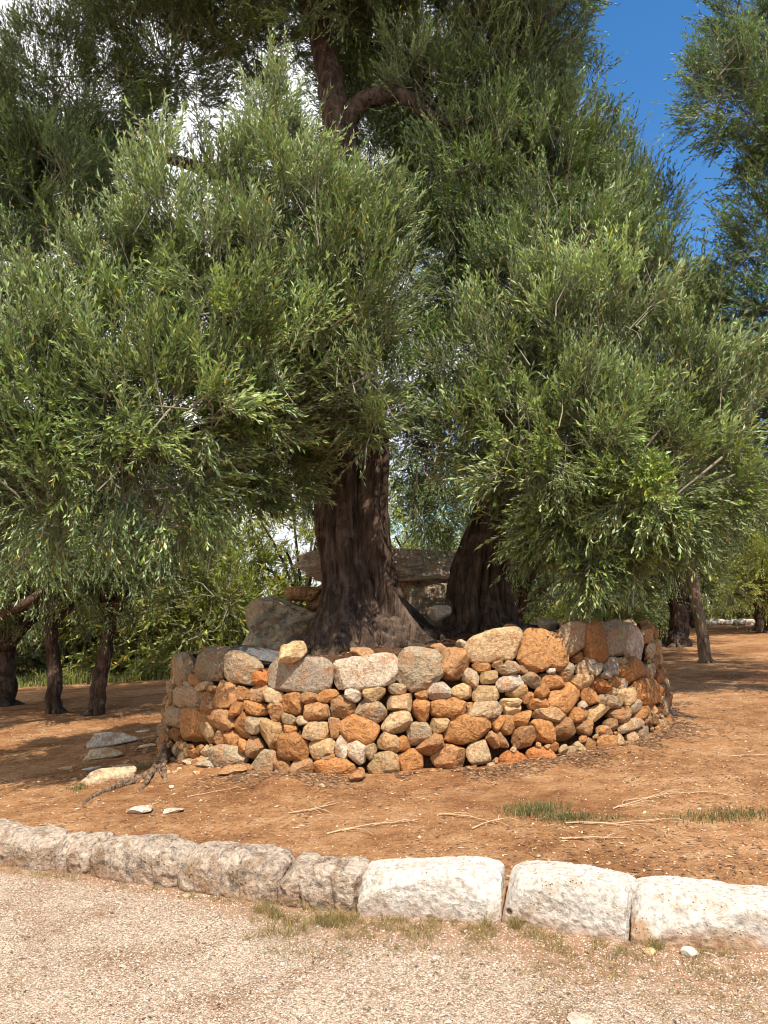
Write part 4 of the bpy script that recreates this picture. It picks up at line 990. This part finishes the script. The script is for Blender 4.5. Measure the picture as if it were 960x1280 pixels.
grove = [
 ('near', *gp(119, 893), 0.0, 1.0, 'slim olive tree with flared foot, nearest of the left background trees'),
 ('near', *gp(68, 892), 2.1, 1.02, 'slim dark olive tree left of the one with the flared foot'),
 ('dark', *gp(4, 882), 1.2, 0.95, 'olive tree at the left frame edge with a thick bole'),
 ('pole', *gp(884, 828), 0.0, 1.0, 'young leaning pale-barked olive tree right of the ring'),
 ('dark', *gp(722, 800), 0.6, 1.05, 'thick dark olive tree just behind the right end of the ring'),
 ('dark', *gp(812, 791), 2.9, 0.95, 'dark olive tree between the ring and the young leaning tree'),
 ('dark', *gp(955, 788), 4.0, 1.15, 'dark olive tree at the right frame edge by the rubble row'),
 ('bright', -5.4, 22.5, 0.5, 1.25, 'sunlit yellow-green olive left of the boulder'),
 ('bright', -8.0, 22.5, 2.5, 1.2, 'sunlit yellow-green olive behind the flared-foot tree'),
 ('airy', -1.9, 19.5, 1.0, 1.2, 'thin pale olive tree seen left of the left bole'),
 ('airy', 0.9, 20.5, 3.0, 1.2, 'thin pale olive tree seen between the two boles'),
 ('dark', 3.0, 17.5, 1.5, 0.95, 'dark olive seen just right of the right bole'),
 ('dark', 7.4, 19.5, 2.2, 1.05, 'dark olive standing behind the young leaning tree'),
]
for a in grove: plant_tree(*a[:5], a[5])
far_lab = {'far': 'distant olive tree in the far rows of the grove', 'bright': 'distant yellow-green olive in the far rows of the grove'}
rr = np.random.default_rng(5)
frow = []
for row, (y0, sp) in enumerate(((22, 4.6), (28, 5.2), (36, 6.0))):
    x = -1.05 * y0
    while x < 1.05 * y0:
        x += sp * rr.uniform(0.85, 1.15); yy = y0 + rr.uniform(-1.5, 1.5)
        pxx = 480 + x / yy * F
        if 255 < pxx < 420 or (430 < pxx < 600 and row > 0): continue
        v = 'bright' if rr.random() < 0.2 else 'far'
        plant_tree(v, x, yy, rr.uniform(0, 6.28), rr.uniform(0.9, 1.2), far_lab[v], group='far rows of olive trees' if v == 'far' else 'far yellow-green olive trees')
# undergrowth along the field edges
def blades(name, x, y, z, h, w, cols, mat, lean=0.5, seg=2):
    n = len(x); a = rng.uniform(0, 6.28, n); d = np.stack([np.cos(a), np.sin(a)], -1); ln = rng.uniform(0.1, 1, n) * lean
    b = rng.uniform(0, 6.28, n); wv = np.stack([np.cos(b), np.sin(b), 0 * b], -1) * (w / 2)[:, None]
    P0 = np.stack([x, y, z], -1); V = np.empty((n, 5, 3))
    P1 = P0 + np.stack([d[:, 0] * h * ln * 0.35, d[:, 1] * h * ln * 0.35, h * 0.6], -1); P2 = P0 + np.stack([d[:, 0] * h * ln, d[:, 1] * h * ln, h * (1 - 0.35 * ln)], -1)
    V[:, 0] = P0 - wv; V[:, 1] = P0 + wv; V[:, 2] = P1 + wv * 0.8; V[:, 3] = P1 - wv * 0.8; V[:, 4] = P2
    i5 = (np.arange(n) * 5)[:, None]
    f4 = np.array([[0, 1, 2, 3]]) + i5; f3 = np.array([[3, 2, 4]]) + i5
    return mesh_np(name, V.reshape(-1, 3), [f4, f3], False, np.repeat(cols, 5, axis=0))
n = 26000
x = np.concatenate([rng.uniform(-16, -3, n // 2), rng.uniform(2.2, 7.6, n // 4), rng.uniform(8.5, 22, n // 4)])
y = np.where(x < 0, 18.5, np.where(x < 8, 20.0, 30.5)) + np.abs(rng.normal(size=n)) * 3.0 + 0.08 * np.abs(x)
hh = rng.uniform(0.2, 0.7, n) * (0.6 + 0.5 * (fbm2(x, y, 0.6, 2, 71) > 0))
cg = pal(n, [(0.9, 1.1, 0.8), (1.5, 1.7, 0.9), (0.5, 0.65, 0.6)], [4, 2, 3])
o = put('undergrowth', blades('undergrowth', x, y, soil_z(x, y) - 0.02, hh * 0.6, np.full(n, 0.03), cg * 1.0, None, 0.6), M['grass']); tag(o, kind='stuff')

# hedge of shrubs along the field edge
def shrub_mesh(seed):
    r = np.random.default_rng(seed); lb = []
    for q in range(6):
        a = r.uniform(0, 6.28); lb.append((np.array([math.cos(a) * 0.7, math.sin(a) * 0.5, r.uniform(0.4, 1.1)]), (0.7, 0.6, 0.6)))
    V, f, cl, tv, tf, TP = crown(lb, seed, leaf=0.11, tuft_area=0.30, shoots=7, pairs=5, L=(0.2, 0.4), zlo=0.2, zhi=1.5, up_hi=0.7)
    return mesh_np('foliage', V, f, False, cl), mesh_np('stems', tv, tf, True)
sh_v = [shrub_mesh(901), shrub_mesh(902)]
bright_me = sh_v[0][0].copy(); bright_me.materials.append(M['leaf_bright'])
for a_, b_ in sh_v: a_.materials.append(M['leaf_far']); b_.materials.append(M['twig'])
for (x, y_, sc_, lab) in ((-4.4, 21.0, 2.4, 'sunlit yellow-green bush just left of the grey boulder'), (-6.6, 22.0, 2.2, 'sunlit yellow-green bush farther left behind the ring'),
                          (2.9, 19.0, 0.8, 'bright green bush seen right of the right bole'), (4.6, 20.0, 0.75, 'bright green bush between the two dark boles right of the ring'), (6.2, 20.5, 0.7, 'bright green bush by the dark bole nearest the young leaning tree')):
    e = bpy.data.objects.new('shrub', None); C.objects.link(e); e.location = (x, y_, float(soil_z(x, y_)) - 0.05); e.scale = (sc_, sc_, sc_)
    for nm, me in (('foliage', bright_me), ('stems', sh_v[0][1])):
        o = bpy.data.objects.new(nm, me); C.objects.link(o); o.parent = e
    tag(e, lab, 'shrub', 'bright bushes behind the ring')
rr = np.random.default_rng(15); k = 0
for (xa, xb, yy) in ((-24, -2.2, 23.5), (2.6, 8.2, 25.0), (-30, -5, 30.0), (-2.0, 2.4, 27.0), (8.8, 36, 33.5)):
    x = xa
    while x < xb:
        y_ = yy + rr.uniform(-0.6, 0.6)
        e = bpy.data.objects.new('shrub', None); C.objects.link(e); e.location = (x, y_, float(soil_z(x, y_)) - 0.05)
        sc_ = rr.uniform(0.95, 1.4) * (0.8 if xa == -2.0 else 1.0); e.scale = (sc_ * 1.15, sc_, sc_); e.rotation_euler = (0, 0, rr.uniform(0, 6.28))
        for nm, me in zip(('foliage', 'stems'), sh_v[k % 2]):
            o = bpy.data.objects.new(nm, me); C.objects.link(o); o.parent = e
        k += 1; tag(e, 'dark green shrub in the hedge closing off the grove', 'shrub', 'shrubs of the far hedge'); x += rr.uniform(1.2, 1.7)

# low row of white rubble beyond the right-hand trees
rw = empty('rubble_wall', (*gp(850, 783), 0)); p0 = gp(765, 782); p1 = gp(1000, 781)
rw.location.z = float(soil_z(*gp(850, 783))); rw['_w'] = [rw.location.x, rw.location.y, rw.location.z]
tag(rw, 'low row of whitish rubble stones beyond the young leaning tree', 'wall')
mb = MB()
for i in range(60):
    t_ = i / 59; x = p0[0] + (p1[0] - p0[0]) * t_; y_ = p0[1] + (p1[1] - p0[1]) * t_
    if 0.28 < t_ < 0.34: continue
    s = rng.uniform(0.14, 0.34); P, Fc = rock((s * 1.3, s, s * 0.9), 0.7, 0.1, 1.6, 600 + i, 5, 5, 0.8)
    mb.add(P + np.array([x, y_ + rng.uniform(-.1, .1), float(soil_z(x, y_)) + s * 0.3]), Fc, (*(np.array((0.62, 0.58, 0.52)) * rng.uniform(.8, 1.1)), 0.4))
put('rubble_stones', mb.mesh('rubble'), M['rock'], rw)

# ------------------------------------------------------------------ grass, weeds, twigs, root
def patch(px, py, rx, ry, n, h, dz=SOIL, fn=soil_z, cols=None, w=0.003):
    g_ = on_plane(px, py, dz); x = g_[0] + rng.normal(size=n) * rx; y_ = g_[1] + rng.normal(size=n) * ry
    c = cols if cols is not None else [(0.70, 0.78, 0.70), (1.1, 1.05, 0.9), (2.4, 1.9, 1.6)]
    return blades('blades', x, y_, fn(x, y_) - 0.003, rng.uniform(0.35, 1, n) * h * 1.25, np.full(n, w * 1.3), pal(n, c, [5, 3, 1.2]), None, 0.9), g_
for px, py, rx, ry, n, h, lab in [
    (668, 1016, 0.10, 0.08, 700, 0.07, 'bushy green weed tuft on the soil before the ring, left of the pair'),
    (712, 1026, 0.09, 0.05, 450, 0.05, 'low grey-green weed tuft beside the bushier one'),
    (912, 1020, 0.20, 0.07, 800, 0.045, 'low wide green weed patch near the right edge of the soil'),
    (803, 914, 0.04, 0.04, 120, 0.10, 'small green sprig at the right foot of the ring wall'),
    (97, 988, 0.05, 0.04, 160, 0.05, 'little green weed tuft left of the sloping slab'),
    (172, 962, 0.10, 0.05, 260, 0.05, 'green weed tuft above the exposed root'),
    (770, 1024, 0.05, 0.04, 80, 0.03, 'tiny green weed among the twigs right of the tufts'),
    (790, 925, 0.08, 0.05, 120, 0.05, 'sparse weed at the foot of the wall by the bent twig')]:
    me, g_ = patch(px, py, rx, ry, n, h); o = put('weed_tuft', me, M['grass'], origin=g_)
    tag(o, lab, 'weed', 'weed tufts on the soil')
# dry grass at the kerb foot
ms = []
kg = [(325, 443, 0.22, 2000, 0.085), (443, 630, 0.17, 1200, 0.05), (600, 650, 0.05, 260, 0.10), (630, 800, 0.16, 550, 0.045), (780, 830, 0.07, 300, 0.07), (0, 330, 0.06, 900, 0.035), (800, 960, 0.10, 400, 0.03), (480, 960, 0.40, 2600, 0.028), (620, 960, 0.6, 1800, 0.025)]
xs_, ys_, hs_ = [], [], []
for a, b, spread, n, h in kg:
    xa = np.interp(a, [k[0] for k in KB], KP[:, 0]); xb = np.interp(b, [k[0] for k in KB], KP[:, 0])
    x = rng.uniform(xa, xb, n * 2); y_ = kerb_y(x) - 0.01 - np.abs(rng.normal(size=n * 2)) * spread
    k = fbm2(x, y_, 13, 2, 91) > 0.06; x, y_ = x[k][:n], y_[k][:n]
    xs_.append(x); ys_.append(y_); hs_.append(rng.uniform(0.35, 1, len(x)) * h)
x, y_, hh = map(np.concatenate, (xs_, ys_, hs_)); n = len(x)
o = put('dry_grass', blades('dry_grass', x, y_, path_z(x, y_) - 0.002, hh, np.full(n, 0.0021), pal(n, [(0.8, 0.95, 0.75), (1.5, 1.25, 1.1), (2.6, 1.9, 1.75), (1.2, 0.85, 0.75)], [2.5, 3, 3, 3]), None, 2.2), M['grass'])
tag(o, kind='stuff')
# fallen leaves and bits of litter (nobody could count them)
def litter(name, x, y, z, cols, size):
    n = len(x); a = rng.uniform(0, 6.28, n); l = np.stack([np.cos(a), np.sin(a), rng.uniform(-.2, .2, n)], -1) * size[:, None]
    w = np.stack([-np.sin(a), np.cos(a), rng.uniform(-.6, .6, n)], -1) * (size * 0.13)[:, None]; P = np.stack([x, y, z + 0.006], -1)
    V = np.stack([P - l / 2, P + w, P + l / 2, P - w], 1).reshape(-1, 3)
    f = np.arange(n * 4).reshape(-1, 4)
    return put(name, mesh_np(name, V, f, False, np.repeat(cols, 4, axis=0)), M['tint'])
n = 22000
y = 3.3 + rng.random(n) ** 1.3 * 12; x = rng.uniform(-0.62, 0.62, n) * y
k = (y > kerb_y(x) + 0.28) & (np.hypot(x - RC[0], y - RC[1]) > RB) & (fbm2(x, y, 1.3, 3, 93) > -0.15); x, y = x[k], y[k]
tag(litter('leaf_litter', x, y, soil_z(x, y), pal(len(x), [(0.16, 0.09, 0.05), (0.30, 0.17, 0.09), (0.50, 0.36, 0.22)], [4, 3, 2]), rng.uniform(0.015, 0.055, len(x))), kind='stuff')
n = 6000; a = rng.uniform(0, 6.28, n); r_ = np.sqrt(rng.random(n)) * (RT - 0.1); x = RC[0] + r_ * np.cos(a); y = RC[1] + r_ * np.sin(a)
tag(litter('leaf_litter', x, y, mound_z(x, y), pal(n, [(0.10, 0.055, 0.03), (0.25, 0.13, 0.07), (0.45, 0.30, 0.18)], [4, 4, 1]), rng.uniform(0.03, 0.06, n)), kind='stuff')
n = 1500; y = 2.3 + rng.random(n) * 2.6; x = rng.uniform(-0.6, 0.62, n) * y; k = y < kerb_y(x) - 0.02; x, y = x[k], y[k]
tag(litter('leaf_litter', x, y, path_z(x, y), pal(len(x), [(0.12, 0.07, 0.045), (0.28, 0.16, 0.09), (0.50, 0.36, 0.20)], [4, 3, 2]), rng.uniform(0.010, 0.035, len(x))), kind='stuff')

n = 16000; a = rng.uniform(-3.1, 0.1, n); r_ = RB + 0.02 + np.abs(rng.normal(size=n)) * 0.22; x = RC[0] + r_ * np.cos(a); y = RC[1] + r_ * np.sin(a)
k = fbm2(x, y, 2.2, 3, 97) > 0.0; x, y = x[k], y[k]
tag(litter('leaf_litter', x, y, soil_z(x, y), pal(len(x), [(0.13, 0.075, 0.045), (0.26, 0.14, 0.075), (0.42, 0.29, 0.17)], [4, 3, 1.5]), rng.uniform(0.012, 0.05, len(x))), kind='stuff')
def twig(px, py, ln, ang, nb, lab, seed, rad=0.006, lift=0.01):
    r = np.random.default_rng(seed); g_ = ground_at(px, py); mb = MB()
    def one(p, a, L_, r0, depth):
        K = 7; pts = []; q = np.array(p, float)
        for k in range(K):
            pts.append([q[0], q[1], float(soil_z(q[0], q[1])) + r0 + lift * math.sin(k / (K - 1) * 3.1) * (1 + depth)])
            a += r.normal() * 0.30; q = q + np.array([math.cos(a), math.sin(a)]) * L_ / (K - 1)
        V, f = tube(np.array(pts), np.linspace(r0, r0 * 0.45, K), 5); mb.add(V, f)
        return pts, a
    pts, a = one(g_[:2] - 0.5 * ln * np.array([math.cos(ang), math.sin(ang)]), ang, ln, rad, 0)
    for k in range(nb):
        p = pts[r.integers(1, 6)]; one(p[:2], ang + r.choice([-1, 1]) * r.uniform(0.35, 0.9), ln * r.uniform(0.3, 0.6), rad * 0.6, 1)
    o = put('fallen_twig', mb.mesh('fallen_twig'), M['dry_twig'], origin=g_); tag(o, lab, 'twig', 'dry twigs fallen on the soil')
for i, a in enumerate([
    (398, 1014, 0.42, 0.15, 5, 'spiky dry twig spread on the soil left of centre'),
    (468, 1036, 0.62, 0.25, 3, 'long pale twig lying just behind the whitewashed kerb block'),
    (590, 1020, 0.45, -0.1, 2, 'dry twig ending at the bushy weed tuft'),
    (612, 1032, 0.30, 0.6, 2, 'short forked twig below the one at the weed tuft'),
    (770, 1030, 0.60, -0.15, 4, 'branched twig right of the weed tufts'),
    (800, 1006, 0.45, 0.4, 4, 'branched twig behind the tiny green weed'),
    (742, 1050, 0.35, -0.25, 2, 'thin twig between the weed tufts and the tall white kerb block'),
    (946, 941, 0.45, 0.1, 2, 'pale twig at the right edge level with the ring foot'),
    (760, 930, 0.60, -0.45, 4, 'long twig sloping away from the right foot of the ring wall'),
    (820, 995, 0.5, 0.3, 3, 'dark crossed twig far right on the soil'),
    (890, 990, 0.35, 0.1, 3, 'short twig beyond the wide weed patch'),
    (265, 990, 0.4, 0.5, 3, 'fine twig below the fallen grey stone'),
    (70, 1030, 0.22, 0.2, 6, 'little brown twig heap beside the grey kerb stone')]):
    twig(*a[:5], a[5], 700 + i, 0.006 if i < 9 else 0.004)
# the bent hooped twig leaning on the wall
g_ = ground_at(772, 918); mb = MB()
P = spline([g_ + np.array([-0.02, 0, 0.0]), g_ + np.array([-0.05, 0.0, 0.12]), g_ + np.array([0.02, 0.05, 0.24]), g_ + np.array([0.16, 0.12, 0.33]), g_ + np.array([0.24, 0.16, 0.38])], 12)
V, f = tube(P, np.linspace(0.009, 0.004, 12), 6); mb.add(V, f)
P = spline([g_ + np.array([0.05, 0.0, 0.0]), g_ + np.array([0.06, 0.02, 0.14]), g_ + np.array([0.14, 0.06, 0.22]), g_ + np.array([0.22, 0.06, 0.18]), g_ + np.array([0.23, 0.05, 0.04])], 12)
V, f = tube(P, np.linspace(0.006, 0.004, 12), 6); mb.add(V, f)
tag(put('fallen_twig', mb.mesh('fallen_twig'), M['dry_twig'], origin=g_), 'hooped pale twig standing against the right foot of the ring wall', 'twig', 'dry twigs fallen on the soil')
# exposed gnarled root from the left foot of the wall
mb = MB()
rt = [(224, 926, 0.07), (212, 936, 0.09), (206, 952, 0.07), (196, 966, 0.025), (176, 975, 0.015), (150, 984, 0.02), (122, 994, 0.01), (92, 1012, -0.02)]
def rootpts(pts, off=(0, 0, 0)):
    out = []
    for px, py, z in pts:
        q = ground_at(px, py); out.append([q[0] + off[0], q[1] + off[1], float(soil_z(q[0], q[1])) + z + off[2]])
    return out
limb(mb, rootpts(rt), 0.06, 0.016, 16, 40, 0.04, 0.8, 90, 0.14)
limb(mb, rootpts(rt[:6], (0.04, -0.05, -0.03)), 0.045, 0.015, 10, 28, 0.06, 0.8, 91, 0.14)
limb(mb, rootpts([(206, 950, 0.08), (204, 965, 0.03), (207, 980, -0.02)]), 0.04, 0.012, 10, 14, 0.15, 1, 92, 0.2)
limb(mb, rootpts([(196, 962, 0.05), (182, 980, 0.02), (168, 992, -0.01)]), 0.03, 0.01, 10, 14, 0.15, 1, 93, 0.2)
limb(mb, rootpts([(214, 940, 0.06), (236, 930, 0.10), (248, 922, 0.10)]), 0.07, 0.03, 12, 14, 0.12, 1, 94, 0.2)
g_ = ground_at(190, 970)
tag(put('exposed_root', mb.mesh('exposed_root'), M['root'], origin=g_), 'gnarled brown root snaking over the soil from the left foot of the ring wall', 'root')

# ------------------------------------------------------------------ light
SUN_AZ = R_(14); SUN_EL = R_(56)     # to the right of straight behind the camera
sd_ = Vector((math.sin(SUN_AZ) * math.cos(SUN_EL), -math.cos(SUN_AZ) * math.cos(SUN_EL), math.sin(SUN_EL)))
ld = bpy.data.lights.new('sun', 'SUN'); ld.energy = 5.0; ld.angle = R_(0.55); ld.color = (1.0, 0.93, 0.82)
lo = bpy.data.objects.new('sun', ld); C.objects.link(lo); lo.rotation_euler = sd_.to_track_quat('Z', 'Y').to_euler(); lo.location = (3, -6, 12)
w = bpy.data.worlds.new('World'); bpy.context.scene.world = w; w.use_nodes = True
nt = w.node_tree; nt.nodes.clear()
def WN(t, **kw):
    n = nt.nodes.new(t)
    for k, v in kw.items():
        if k == 'inp':
            for kk, vv in v.items(): n.inputs[kk].default_value = vv
        else: setattr(n, k, v)
    return n
WL = lambda a, b: nt.links.new(a, b)
out = WN('ShaderNodeOutputWorld'); bg = WN('ShaderNodeBackground'); bg.inputs[1].default_value = 0.052
sky = WN('ShaderNodeTexSky', sky_type='NISHITA', sun_disc=False, sun_elevation=SUN_EL, sun_rotation=math.pi - SUN_AZ, air_density=1.0, dust_density=0.3, ozone_density=1.6)
tc = WN('ShaderNodeTexCoord'); mp = WN('ShaderNodeMapping'); mp.inputs['Scale'].default_value = (1, 1, 2.2); WL(tc.outputs['Generated'], mp.inputs['Vector'])
nz = noise(WN, WL, mp.outputs[0], 2.3, 8, 0.58, 0.4)
sx = WN('ShaderNodeSeparateXYZ'); WL(tc.outputs['Generated'], sx.inputs[0])
# more cloud to the left and towards the horizon, clear on the right
mv = math_(WN, WL, 'ADD', nz.outputs[0], math_(WN, WL, 'MULTIPLY', sx.outputs[0], -0.80))
mv = math_(WN, WL, 'ADD', mv, math_(WN, WL, 'MULTIPLY', sx.outputs[2], -0.06))
cr = ramp(WN, [(0.35, g3(0)), (0.46, g3(1))]); WL(mv, cr.inputs[0])
cl2 = ramp(WN, [(0.5, (12.5, 12.9, 13.6)), (0.75, (18.0, 18.0, 18.2))]); WL(mv, cl2.inputs[0])
hs = WN('ShaderNodeHueSaturation', inp={'Saturation': 1.32, 'Value': 2.7}); WL(sky.outputs[0], hs.inputs['Color'])
mc = mixc(WN, WL, cr.outputs[0], hs.outputs[0], cl2.outputs[0]); WL(mc, bg.inputs[0]); WL(bg.outputs[0], out.inputs[0])

sc = bpy.context.scene
sc.view_settings.view_transform = 'Standard'; sc.view_settings.look = 'None'; sc.view_settings.gamma = 1; sc.view_settings.exposure = 0.60
sc.render.engine = 'CYCLES'; sc.cycles.max_bounces = 5; sc.cycles.diffuse_bounces = 3; sc.cycles.transmission_bounces = 3; sc.cycles.glossy_bounces = 2
sc.cycles.filter_width = 1.05; sc.cycles.use_denoising = True; sc.cycles.use_adaptive_sampling = True; sc.cycles.adaptive_threshold = 0.02
for o in bpy.data.objects:
    if '_w' in o: del o['_w']
print('leaves', NL, 'stones', len(seeds))
